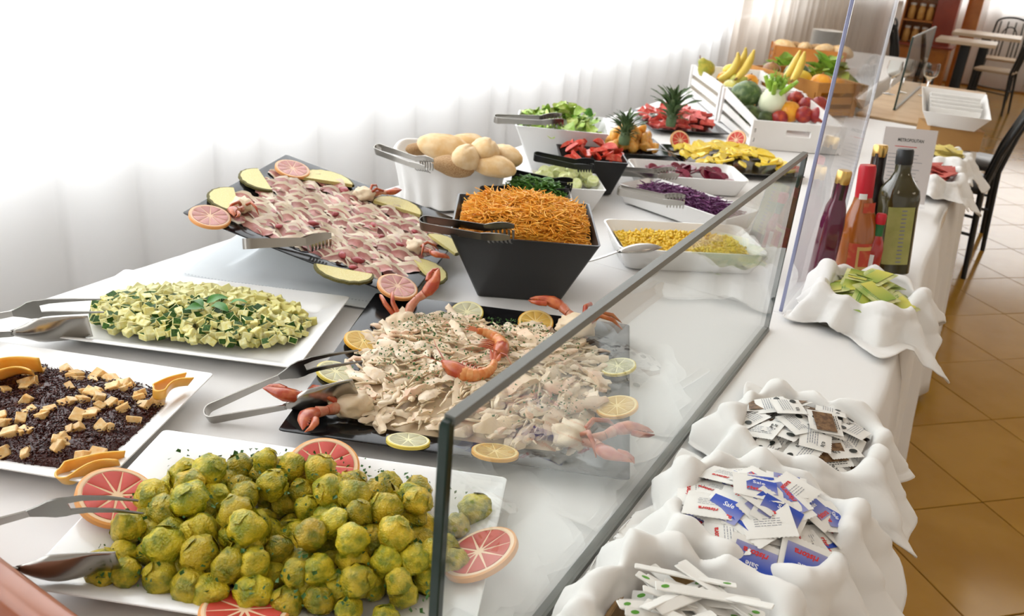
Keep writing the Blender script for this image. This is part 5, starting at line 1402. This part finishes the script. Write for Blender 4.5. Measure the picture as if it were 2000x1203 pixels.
fr_at('lemon', 'lemon_fruit', 1527, 196, .10, .030, 'yellow lemon beside the fennel bulb', None, (0, .4, .5))
for x, y in ((1415, 155), (1465, 160)): fr_at('orange', 'orange_fruit', x, y, .12, .036, 'orange lying among the pears in the far white crate', 'oranges in the far white crate')
for x, y, a in ((1442, 160, 1.2), (1428, 172, .6)): fr_at('pear', 'pear', x, y, .13, .036, 'yellow green pear in the white crates', 'pears in the white crates', (1.2, .2, a))
fr_at('pear', 'pear', 1378, 132, .155, .040, 'yellow pear leaning on the outer edge of the far white crate', None, (.5, -.6, .2))
# fennel
fb = thing('fennel', 'white fennel bulb with bright green stalks in the white crate', 'fennel', mw=Matrix.Translation(tp(1506, 208, .095)) @ Euler((.15, .1, 0)).to_matrix().to_4x4())
b = MB(); b.lathe([(.012, -.035), (.038, -.025), (.052, .005), (.050, .035), (.036, .062), (.026, .075)], 18); obj('bulb', b.mesh('bulb', MT['fennel'], 60), fb)
for k in range(9):
    a = k * 2.4; b = MB(); r = .012 + .008 * (k % 3); b.tube([(r * math.cos(a), r * math.sin(a), .06), (1.9 * r * math.cos(a), 1.9 * r * math.sin(a), .09), (2.6 * r * math.cos(a), 2.6 * r * math.sin(a), .115)], [.010, .009, .007], 8); obj('stalk', b.mesh('stalk', MT['fennel_top'], 60), fb)
fz = MB(); r2 = random.Random(2)
for k in range(160):
    a = r2.uniform(0, 6.3); r = r2.uniform(.0, .045); p = Vector((r * math.cos(a), r * math.sin(a), r2.uniform(.075, .12))); d = Vector((r2.uniform(-1, 1), r2.uniform(-1, 1), r2.uniform(.2, 1.2))) * .018
    fz.tube([p, p + d * .6, p + d], [.0016, .0013, .0004], 4)
obj('fronds', fz.mesh('fronds', MT['fennel_top'], 180), fb)
# bananas
bn = MB(); pts = [(.085 * math.sin(q), 0, .085 * (1 - math.cos(q))) for q in [-.95 + 1.9 * i / 10 for i in range(11)]]
bn.tube(pts, [.006, .013, .0165, .018, .0185, .0185, .018, .017, .014, .009, .005], 6); bn_me = bn.mesh('peel', MT['banana'], 70); tp_ = MB(); tp_.tube([pts[0], (pts[0][0] - .012, 0, pts[0][2] + .01)], .005, 6); tp_me = tp_.mesh('tip', MT['brownfruit'], 60)
for (x, y, h, a, rx) in ((1444, 128, .19, .9, .3), (1457, 132, .19, 1.1, .5), (1431, 138, .17, .8, .1), (1548, 132, .19, 1.2, .4), (1560, 136, .19, 1.4, .2)):
    t = thing('banana', 'ripe banana standing up in the far white crate' if x < 1500 else 'ripe banana lying on the brown wooden crate', 'banana', mw=Matrix.Translation(tp(x, y, h)) @ Euler((rx, -1.0, a)).to_matrix().to_4x4(), group='bananas in the far white crate' if x < 1500 else 'bananas on the brown crate'); obj('peel', bn_me, t); obj('tip', tp_me, t)
# brown crate contents
for (k, nm, x, y, z_, s, lab) in (('brown', 'coconut', .06, .07, .135, .045, 'brown coconut at the corner of the brown wooden crate'), ('melon', 'round_melon', .20, .10, .14, .058, 'dark green melon on the brown wooden crate'), ('orange', 'orange_fruit', .39, .08, .13, .052, 'large orange at the right end of the brown wooden crate'), ('orange', 'papaya', .40, .17, .12, .045, 'reddish orange papaya at the back of the brown wooden crate'), ('brown', 'brown_pear', .13, .17, .13, .045, 'brown pear lying in the middle of the brown crate'), ('lemon', 'quince', .29, .05, .14, .042, 'yellow quince at the front of the brown crate')):
    fruit(k, nm, Matrix.Translation(K3 @ Vector((x, y, z_))), s, lab)
fruit('lemon', 'mango', Matrix.Translation(K2 @ Vector((.17, .50, .125))) @ Euler((0, .3, .8)).to_matrix().to_4x4(), .045, 'orange yellow mango behind the bananas')
gv = leaf_me('leaf', MT['greenveg'], 1, .8, .5)
def veg(p, s, label, n=22, seed=1):
    t = thing('green_lettuce', label, 'lettuce', mw=Matrix.Translation(p)); r3 = random.Random(seed)
    for k in range(n):
        o = obj('leaf', gv, t, loc=(0, 0, 0), rot=(r3.uniform(-.3, .3), -r3.uniform(.2, 1.4), k * 2.4)); o.scale = (s * r3.uniform(.7, 1.1),) * 3
veg(K3 @ Vector((.30, .13, .10)), .10, 'bright green lettuce head in the brown wooden crate', 26, 1)
veg(Vector((-1.06, 4.86, T + .02)), .14, 'green lettuce head behind the bananas on the far table', 22, 2)
veg(Vector((-.86, 4.98, T + .02)), .17, 'yellow green lettuce head at the end of the far table', 22, 3)

# ================================================================== FAR END OF THE SIDE TABLE
MT['plate'] = mat('grey_white_plate', (.62, .60, .56), .35)
ps = Vector((-1.16, 6.38, T + .002))
for k in range(18):
    b = MB(); b.lathe([(.05, 0), (.075, .004), (.105, .012), (.105, .0145), (.07, .007), (.04, .005)], 28); me = b.mesh('plate', MT['plate'], 60) if k == 0 else me
    tag(obj('dinner_plate', me, loc=ps + Vector((0, 0, .0105 * k))), 'plain white plate in the tall stack behind the fruit crates', 'plate', 'stacked plates')
t_ = tp(1560, 106, .05); M_ = mat4((-1.02, 5.6, T), .2)
K5 = crate('bread_crate', 'low reddish wooden crate in front of the plate stack', (-1.29, 5.55), R_(18), .40, .28, .13, .13, MT['wood_warm'], hole=False)
for k in range(7):
    p = Vector((-1.27 + .055 * k, 5.68 + .02 * k + .05 * (k % 2), T + .12)); tag(obj('bread_loaf', dk if k % 2 else rolls[0], mw=Matrix.Translation(p) @ Euler((0, .2, k)).to_matrix().to_4x4() @ Matrix.Scale(.05, 4)), 'crusty loaf in the low reddish crate', 'bread', 'loaves in the reddish crate')

# ================================================================== BOTTLES
def liquid_mat(name, col, rough=.06):
    return mat(name, col, rough, coat=.6, spec=.6)
MT['purple_glass'] = liquid_mat('purple_bottle', (.10, .006, .030)); MT['amber'] = liquid_mat('amber_vinegar', (.36, .10, .015)); MT['dark_glass'] = liquid_mat('dark_bottle', (.020, .012, .012)); MT['olive_glass'] = liquid_mat('olive_glass', (.045, .038, .010)); MT['red_sauce'] = liquid_mat('red_sauce', (.38, .015, .010))
MT['gold'] = mat('gold_cap', (.72, .48, .16), .28, 1.0); MT['red_cap'] = mat('red_cap', (.52, .012, .025), .35); MT['green_seal'] = mat('green_seal', (.02, .14, .04), .4); MT['black_cap'] = mat('black_cap', (.015, .017, .018), .35)
MT['label_green'] = mat('pale_green_label', (.42, .42, .14), .55, n=(30, (.34, .35, .10), .4, .65)); MT['label_red'] = mat('red_label', (.52, .06, .03), .5, n=(35, (.62, .25, .08), .5, .7)); MT['label_white'] = mat('white_label', (.78, .76, .72), .55); MT['label_gold'] = mat('gold_label', (.62, .40, .12), .4)
def bottle(name, label, base, top, prof, mt, parts, sq=None, seg=28):
    """prof (r, z 0..1); parts: (name, r-profile, material)"""
    ax = Vector(top) - Vector(base); H_ = ax.length
    M_ = frame(base, ax, (1, 0, 0)) @ Matrix.Rotation(PI / 2, 4, 'Y') @ Matrix.Rotation(PI, 4, 'Z') if False else None
    Z = ax.normalized(); X = Vector((CR.x, CR.y, 0)); X = (X - Z * X.dot(Z)).normalized(); Y = Z.cross(X); M_ = Matrix((X, Y, Z)).transposed().to_4x4(); M_.translation = Vector(base)
    t = thing(name, label, 'bottle', mw=M_)
    b = MB(); b.lathe([(r, z * H_) for r, z in prof], seg, sq=sq); obj('glass_body', b.mesh('glass_body', mt, 45), t)
    for (nm, pr_, pm, s2) in parts:
        b = MB(); b.lathe([(r, z * H_) for r, z in pr_], seg, sq=s2); obj(nm, b.mesh(nm, pm, 45), t)
    return t, H_
def wrap_label(t, r, z0, z1, a0, a1, mt, nm='paper_label', sq=None, rows=0):
    b = MB(); P = []
    for z in (z0, z1):
        row = []
        for i in range(13):
            a = a0 + (a1 - a0) * i / 12; rr = r
            if sq: rr = r / (abs(math.cos(a)) ** sq + abs(math.sin(a)) ** sq) ** (1 / sq)
            row.append((rr * math.cos(a), rr * math.sin(a), z))
        P.append(row)
    b.grid(P); o = obj(nm, b.mesh(nm, mt, 180), t)
    if rows:
        q = MB(); r3 = random.Random(rows)
        for k in range(rows):
            zc = z0 + (z1 - z0) * (k + .7) / (rows + .6); da = (a1 - a0) * r3.uniform(.30, .42); am = (a0 + a1) / 2; hz = (z1 - z0) / rows * .16
            P = [[(1.012 * r * math.cos(am - da + 2 * da * i / 8), 1.012 * r * math.sin(am - da + 2 * da * i / 8), zc + s * hz) for i in range(9)] for s in (-1, 1)]
            q.grid(P)
        obj('small_print', q.mesh('small_print', MT['ink_grey'], 180), o)
    return o
zt = T + .003
BF = -PI / 2      # local angle that faces the camera
bottle('vinegar_bottle', 'slim square purple vinegar bottle with gold cap against the acrylic screen', (-.2405, 1.836, zt), (-.2410, 1.840, zt + .252), [(.0205, 0), (.0215, .01), (.0212, .55), (.018, .68), (.0125, .76), (.0125, .90)], MT['purple_glass'], [('neck_sleeve', [(.0132, .76), (.0132, .90)], MT['dark_glass'], None), ('cap', [(.0145, .89), (.0150, .90), (.0150, .985), (.013, 1.0)], MT['gold'], None)], sq=6)
t, H_ = bottle('vinegar_bottle', 'amber vinegar bottle with red capsule and red label among the bottles', (-.186, 1.945, zt), (-.213, 1.955, zt + .248), [(.036, 0), (.040, .01), (.040, .38), (.036, .50), (.022, .66), (.0175, .74), (.0165, .95)], MT['amber'], [('red_capsule', [(.0185, .62), (.0185, .80), (.0182, .97), (.016, 1.0)], MT['red_cap'], None)])
wrap_label(t, .0408, .02, .085, BF - .8, BF + .9, MT['label_red']); wrap_label(t, .0412, .028, .078, BF - .35, BF + .65, MT['label_gold'], 'emblem'); wrap_label(t, .0416, .034, .070, BF - .22, BF + .52, MT['label_red'], 'emblem'); wrap_label(t, .0190, .165, .190, BF - .9, BF - .0, MT['label_white'], 'tax_strip'); wrap_label(t, .0280, .150, .172, BF - .3, BF + .8, MT['label_red'], 'neck_label')
t, H_ = bottle('balsamic_bottle', 'tall dark bottle with gold cap standing behind the amber bottle', (-.190, 2.085, zt), (-.213, 2.105, zt + .268), [(.030, 0), (.033, .01), (.033, .45), (.026, .60), (.0145, .72), (.0140, .93)], MT['dark_glass'], [('cap', [(.0155, .90), (.0162, .91), (.0162, .985), (.014, 1.0)], MT['gold'], None)], sq=5)
t, H_ = bottle('olive_oil_bottle', 'olive green oil bottle with black cap and pale green label', (-.122, 2.045, zt), (-.157, 2.062, zt + .276), [(.034, 0), (.037, .01), (.037, .55), (.0385, .60), (.036, .68), (.022, .76), (.0150, .82), (.0150, .93)], MT['olive_glass'], [('cap', [(.0175, .88), (.0182, .89), (.0182, .985), (.016, 1.0)], MT['black_cap'], None)], sq=4)
wrap_label(t, .0380, .025, .155, BF - .85, BF + .55, MT['label_green'], sq=4, rows=14)
t, H_ = bottle('hot_sauce_bottle', 'tiny red hot sauce bottle with green neck and red cap', (-.152, 1.935, zt), (-.160, 1.948, zt + .153), [(.016, 0), (.0185, .02), (.0185, .50), (.015, .60), (.009, .70), (.0085, .84)], MT['red_sauce'], [('neck_seal', [(.0100, .66), (.0098, .86)], MT['green_seal'], None), ('cap', [(.0105, .85), (.0110, .86), (.0110, .98), (.009, 1.0)], MT['red_cap'], None)])
wrap_label(t, .0190, .02, .065, BF - 1.2, BF - .3, MT['label_white'])

# ================================================================== MENU CARD IN ITS HOLDER
mo = tp(1702, 400); mx = Vector((.88, .47, 0)).normalized()
mz = (Vector((0, 0, 1)) - mx * .14 + Vector((-.47, .88, 0)) * .20).normalized(); my = mz.cross(mx).normalized(); mz = mx.cross(my)
MM = Matrix((mx, my, mz)).transposed().to_4x4(); MM.translation = mo + Vector((0, 0, .002))
t = thing('menu_stand', 'printed paper card in a clear stand behind the oil bottle', 'menu card', mw=MM)
b = MB(); b.box((.076, 0, .118), (.152, .0012, .212)); card = obj('paper_sheet', b.mesh('paper_sheet', mat('menu_paper', (.72, .68, .66), .6), 0), t)
def put_text(txt, size, mt_, x, z, sx=1, bold=0):
    o = obj('lettering', text_me(txt, size, mt_, sx, 0, bold), card, loc=(x, -.0009, z), rot=(PI / 2, 0, 0)); return o
put_text('METROPOLITAN', .0130, MT['ink_black'], .079, .190, .78, .0002)
def card_lines(rows, mt_, x0, x1, z, dz, th, seed):
    r3 = random.Random(seed); q = MB()
    for k in range(rows):
        xa = x0 + r3.uniform(0, .01); xb = x1 - r3.uniform(0, .03)
        q.box(((xa + xb) / 2, -.0008, z - k * dz), (xb - xa, .0003, th))
    obj('print_lines', q.mesh('print_lines', mt_, 0), card)
card_lines(1, MT['ink_red'], .035, .125, .172, .01, .0022, 1); card_lines(1, MT['ink_red'], .062, .098, .163, .01, .0020, 2); card_lines(13, MT['ink_grey'], .018, .125, .150, .0105, .0014, 3)
b = MB(); b.box((.076, -.0022, .113), (.158, .0016, .226)); obj('clear_cover', b.mesh('clear_cover', MT['acrylic'], 0), t)
b = MB(); b.box((.076, .030, .002), (.158, .062, .003)); obj('clear_foot', b.mesh('clear_foot', MT['acrylic'], 0), t)

# ================================================================== FAR BASKETS, CARTON AND TRAY
napk = [(-.128, 2.95, 7, 'white napkin lining the basket behind the menu card'), (-.126, 3.30, 9, 'white napkin lining the basket nearest to the brown carton')]
for (cx, cy, sd, lab) in napk:
    basket(cx, cy, .066, .085, .050, sd, lab.replace('white napkin lining the', 'low').replace('basket', 'napkin lined basket'), lab, ((-.1, .06, .5), (-1.0, .03, .5), (.9, .03, .5)))
MT['red_wrap'] = mat('red_wrapper', (.48, .10, .08), .45, var=.2); MT['yellow_wrap'] = mat('yellow_wrapper', (.62, .50, .14), .45, var=.2)
for (cy, cx, mt_, lab, grp) in ((2.95, -.128, MT['red_wrap'], 'reddish paper packet in the basket behind the menu card', 'red packets'), (3.30, -.126, MT['yellow_wrap'], 'yellow paper packet in the basket by the carton', 'yellow packets')):
    pm = pillow('packet', .075, .055, .003, mt_); r2 = random.Random(int(cy * 100))
    for k in range(16):
        x, y = r2.uniform(-.034, .034), r2.uniform(-.048, .048)
        tag(obj('paper_packet', pm, mw=Matrix.Translation((cx + x, cy + y, T + .050 + .018 * (1 - (x / .07) ** 2 - (y / .1) ** 2) + r2.uniform(-.004, .006))) @ Euler((r2.uniform(-.4, .4), r2.uniform(-.4, .4), r2.uniform(0, 6))).to_matrix().to_4x4()), lab, 'packet', grp)
MT['carton'] = mat('brown_carton', (.36, .19, .06), .7)
t = thing('carton_box', 'brown cardboard carton under the white tray', 'box', (-.155, 3.86, T + .001), (0, 0, R_(20)))
for nm, c_, d_ in (('box_wall', (0, -.088, .038), (.20, .004, .076)), ('box_wall', (0, .088, .038), (.20, .004, .076)), ('box_wall', (-.098, 0, .038), (.004, .176, .076)), ('box_wall', (.098, 0, .038), (.004, .176, .076)), ('box_lid', (0, 0, .077), (.204, .184, .003))):
    b = MB(); b.box(c_, d_); obj(nm, b.mesh(nm, MT['carton'], 0), t)
Mt = Matrix.Translation((-.165, 3.86, T + .082)) @ Euler((R_(13), 0, R_(10))).to_matrix().to_4x4() @ Matrix.Translation((0, 0, .022))
t = thing('paper_tray', 'open white tray of folded paper on top of the brown carton', 'tray', mw=Mt)
b = MB(); b.rloft([(.085, .10, 0, .004), (.122, .135, .068, .004), (.119, .132, .068, .004), (.083, .098, .004, .004)], 2); obj('tray_body', b.mesh('tray_body', MT['crate_white'], 40), t)
for k in range(7):
    b = MB(); b.rloft([(.088, .005, 0, .001), (.092, .006, .058 + .006 * (k % 3), .001)], 1, M=mat4((.003 * (k % 2), -.075 + .025 * k, .006), 0, -.15)); obj('folded_paper', b.mesh('folded_paper', MT['paper'], 30), t)

# wooden table with two wine glasses
dt = table('dining_table', 'light wooden table carrying wine glasses and the second glass guard', -.575, -.10, 4.28, 5.85, T - .0, MT['black_metal'], MT['wood_tan'])
MT['clear'] = mat('clear_glass_ware', (.95, .97, .97), .02, trans=1.0, ior=1.3)
wg = MB(); wg.lathe([(.034, 0), (.034, .002), (.006, .005), (.004, .012), (.004, .075), (.012, .085), (.034, .110), (.040, .135), (.036, .175), (.0350, .175), (.0388, .135), (.033, .111), (.011, .087), (.0005, .083)], 24, cap1=False); wg_me = wg.mesh('wine_glass', MT['clear'], 60)
for (x, y, lab) in ((1735, 184, 'stemmed wine glass beside the second glass guard'), (1806, 188, 'stemmed wine glass behind the second glass guard, nearer the cabinet')):
    p = tp(x, y); tag(obj('wine_glass', wg_me, loc=(p.x, min(p.y, 5.7), T + .001)), lab, 'wine glass', 'wine glasses')

# ================================================================== CHAIRS, DINING TABLES, CABINET
MT['seat_pad'] = mat('beige_seat', (.55, .42, .28), .6)
def chair_parts(seatm):
    D = []
    s_ = MB(); s_.rloft([(.185, .19, .425, .07), (.195, .20, .432, .08), (.195, .20, .448, .08), (.18, .185, .456, .07)], 5); D.append(('seat', s_.mesh('seat', seatm, 40)))
    for sx, sy in ((1, 1), (1, -1)):
        l = MB(); l.tube([(sx * .17, sy * .165, .43), (sx * .20, sy * .185, 0)], [.013, .011], 8); D.append(('leg', l.mesh('leg', MT['black_metal'], 60)))
    for sy in (1, -1):      # rear leg runs up into the back upright
        l = MB(); l.tube([(-.215, sy * .19, 0), (-.175, sy * .175, .43), (-.205, sy * .185, .62), (-.27, sy * .17, .84)], [.012, .014, .013, .012], 8); D.append(('back_upright', l.mesh('back_upright', MT['black_metal'], 60)))
    a = MB(); a.tube([(-.27, .17 * math.cos(q), .84 + .07 * math.sin(q)) for q in [PI * i / 12 for i in range(13)]], .012, 8); D.append(('top_bow', a.mesh('top_bow', MT['black_metal'], 60)))
    a = MB(); a.tube([(-.19, .085, .44)] + [(-.235 - .02 * math.sin(q), .085 * math.cos(q), .68 + .12 * math.sin(q)) for q in [PI * i / 10 for i in range(11)]] + [(-.19, -.085, .44)], .008, 7); D.append(('inner_bow', a.mesh('inner_bow', MT['black_metal'], 60)))
    for y in (-.13, -.045, .045, .13):
        a = MB(); a.tube([(-.18, y, .44), (-.215, y, .63), (-.27, y * .95, .86)], .0085, 7); D.append(('back_slat', a.mesh('back_slat', MT['black_metal'], 60)))
    a = MB(); a.tube([(.18, .175, .24), (-.19, .185, .22)], .008, 7); D.append(('stretcher', a.mesh('stretcher', MT['black_metal'], 60)))
    a = MB(); a.tube([(.18, -.175, .24), (-.19, -.185, .22)], .008, 7); D.append(('stretcher', a.mesh('stretcher', MT['black_metal'], 60)))
    return D
CH1, CH2 = chair_parts(MT['black_metal']), chair_parts(MT['seat_pad'])
def chair(x, y, rz, label, D, group='black metal chairs'):
    t = thing('dining_chair', label, 'chair', (x, y, 0), (0, 0, rz), group)
    for nm, me in D: obj(nm, me, t)
    return t
chair(-.150, 4.78, PI, 'black chair at the wooden table next to the end of the buffet', CH1)
chair(-.105, 5.36, PI + .06, 'black chair at the wooden table, second from the end of the buffet', CH1)
chair(-.16, 10.82, PI - .15, 'black framed chair with beige seat at the rear dining tables', CH2)
chair(-.16, 12.35, -PI / 2, 'black bow backed chair against the end wall curtain', CH2)
chair(-.98, 10.30, .2, 'black chair facing the rear dining table, beside the wooden cabinet', CH1)
chair(-.86, 9.50, .30, 'black chair turned towards the rear dining table, standing before the cabinet', CH1)
MT['beige_top'] = mat('beige_table_top', (.68, .55, .40), .4)
def ped_table(x, y, label, w=.70):
    t = thing('dining_table', label, 'table', (x, y, 0), group='pedestal dining tables')
    b = MB(); b.rloft([(w / 2 - .003, w / 2 - .003, .715, .02), (w / 2, w / 2, .718, .02), (w / 2, w / 2, .747, .02), (w / 2 - .003, w / 2 - .003, .75, .02)], 3); obj('table_top', b.mesh('table_top', MT['beige_top'], 30), t)
    b = MB(); b.rloft([(.05, .05, .02, .01), (.05, .05, .715, .01)], 2); obj('column', b.mesh('column', MT['black_metal'], 30), t)
    b = MB(); b.rloft([(.22, .22, 0, .03), (.21, .21, .02, .03)], 3); obj('foot_plate', b.mesh('foot_plate', MT['black_metal'], 30), t)
ped_table(-.36, 11.60, 'square beige topped table with black column near the end wall')
ped_table(-.48, 10.15, 'square beige topped table with black column before the cabinet', .55)
# wooden cabinet
t = thing('wood_cabinet', 'orange brown wooden cabinet with shelves against the end wall', 'cabinet', (-1.05, 12.15, 0))
def part(nm, c_, d_, mt_, par=None): b = MB(); b.rloft([(d_[0] / 2, d_[1] / 2, c_[2] - d_[2] / 2, .004), (d_[0] / 2, d_[1] / 2, c_[2] + d_[2] / 2, .004)], 1, M=mat4((c_[0], c_[1], 0))); return obj(nm, b.mesh(nm, mt_, 30), par or t)
part('base_body', (0, 0, .25), (.64, .44, .50), MT['wood_warm']); part('ledge', (0, -.01, .51), (.70, .50, .025), MT['wood_red'])
for s in (-1, 1):
    d_ = part('door', (s * .155, -.228, .25), (.29, .016, .44), MT['wood_warm']); b = MB(); b.lathe([(.008, 0), (.012, .012), (.004, .02)], 10, M=mat4((s * .03, -.236, .28), 0, PI / 2)); obj('knob', b.mesh('knob', MT['gold'], 60), d_)
part('upper_body', (.17, .05, 1.20), (.24, .34, 1.35), MT['wood_red']); part('back_panel', (-.13, .20, 1.20), (.36, .02, 1.35), MT['wood_warm']); part('side_panel', (-.30, .05, 1.20), (.02, .34, 1.35), MT['wood_warm']); part('shelf', (-.12, .05, .78), (.34, .32, .02), MT['wood_warm']); part('shelf', (-.12, .05, 1.10), (.34, .32, .02), MT['wood_warm']); part('top_board', (0, .03, 1.89), (.66, .42, .03), MT['wood_red'])
MT['amber_jar'] = mat('amber_jar', (.70, .40, .12), .3)
for k, (x, z) in enumerate(((-.22, .523), (-.12, .523), (-.02, .523), (-.22, .792), (-.11, .792), (-.01, .792))):
    b = MB(); b.lathe([(.032, 0), (.040, .01), (.040, .12), (.030, .14), (.030, .165)], 14); j = thing('glass_jar', 'amber jar on the shelves of the wooden cabinet', 'jar', (-1.05 + x, 12.12, z), group='jars in the cabinet'); obj('body', b.mesh('body', MT['amber_jar'], 60), j)
    b = MB(); b.lathe([(.033, .160), (.034, .162), (.034, .185), (.03, .188)], 14); obj('lid', b.mesh('lid', MT['label_white'], 60), j)
w = MB(); w.rloft([(.085, .085, 0, .008), (.085, .085, 2.97, .008)], 2, M=mat4((-.615, 12.55, 0))); o = obj('wood_pillar', w.mesh('wood_pillar', MT['wood_warm'], 30)); tag(o, 'square brown wooden pillar beside the cabinet', 'pillar')

# ================================================================== FOREGROUND WOODEN TRAY, CLOTH UNDER THE TILTED PLATTER
MT['wood_pink'] = mat('reddish_wood', (.40, .155, .085), .32, n=(8, (.34, .12, .06), .35, .65), coat=.35)
e0, e1 = tp(0, 1082, .058), tp(165, 1206, .058)
dr = (e1 - e0); dr.z = 0; dr.normalize(); nr = Vector((dr.y, -dr.x, 0))
Mw = Matrix((dr, -nr, Vector((0, 0, 1)))).transposed().to_4x4(); Mw.translation = Vector(((e0.x + e1.x) / 2, (e0.y + e1.y) / 2, T + .003)) + nr * .0
t = thing('wooden_tray', 'reddish brown wooden tray with rounded rim at the end of the table', 'tray', mw=Mw)
for nm, c_, d_ in (('tray_side', (-.06, -.017, .030), (.46, .034, .058)), ('tray_side', (-.06, -.263, .030), (.46, .034, .058)), ('tray_side', (.153, -.14, .030), (.034, .21, .058)), ('tray_side', (-.273, -.14, .030), (.034, .21, .058)), ('tray_base', (-.06, -.14, .006), (.40, .22, .012))):
    b = MB(); hx, hy, hz = d_[0] / 2, d_[1] / 2, d_[2] / 2
    b.rloft([(hx - .002, hy - .002, -hz, .006), (hx, hy, -hz + .003, .008), (hx, hy, hz - .008, .008), (hx - .004, hy - .004, hz - .002, .008), (hx - .009, hy - .009, hz, .004)] if hz > .01 else [(hx, hy, -hz, .002), (hx, hy, hz, .002)], 3, M=mat4(c_)); obj(nm, b.mesh(nm, MT['wood_pink'], 40), t)
# support block and its linen cloth
sb = thing('support_block', 'cloth covered block propping up the carpaccio platter', 'block', (-1.135, 1.255, T + .002), (0, 0, R_(17)))
b = MB(); b.rloft([(.055, .075, 0, .01), (.055, .075, .048, .01)], 3); obj('block', b.mesh('block', MT['blackbowl'], 40), sb)
P = []; th = R_(20); c_, s_ = math.cos(th), math.sin(th); n1, n2 = 60, 44
for i in range(n1 + 1):
    row = []
    for j in range(n2 + 1):
        u, v = -.21 + .40 * i / n1, -.20 + .33 * j / n2
        x, y = -1.110 + u * c_ - v * s_, 1.235 + u * s_ + v * c_
        ax = (x + 1.135) * math.cos(R_(17)) + (y - 1.255) * math.sin(R_(17)); ay = -(x + 1.135) * math.sin(R_(17)) + (y - 1.255) * math.cos(R_(17))
        d = max(abs(ax) - .057, abs(ay) - .077, 0); z = .052 * max(0, 1 - d / .07) ** 1.6
        z += .004 + .0025 * (1 + fbm((x, y, 3), 14)) * min(1, 6 * d + .2)
        row.append((x, y, T + .003 + z))
    P.append(row)
b = MB(); b.grid(P); o = obj('linen_cloth', b.mesh('linen_cloth', mat('pale_blue_linen', (.74, .78, .80), .85, bump=(1200, .15, .0004)), 180)); m_ = o.modifiers.new('t', 'SOLIDIFY'); m_.thickness = .0014; m_.offset = 1
tag(o, 'pale linen cloth with drawn thread hem under the tilted carpaccio platter', 'cloth')
hs = MB()
for i in range(2, n1 - 1):
    for (jj, kk) in ((3, 0),):
        p = Vector(P[i][jj]); q = Vector(P[min(i + 1, n1)][jj]); d = (q - p) * .45; s2 = Vector((-d.y, d.x, 0)).normalized() * .0016; p.z += .0018
        hs.add([p - s2, p + d - s2, p + d + s2, p + s2], [(0, 1, 2, 3)])
h_ = obj('hem_stitching', hs.mesh('hem_stitching', mat('stitch_grey', (.50, .53, .56), .8), 0), o); h_['kind'] = 'stuff'
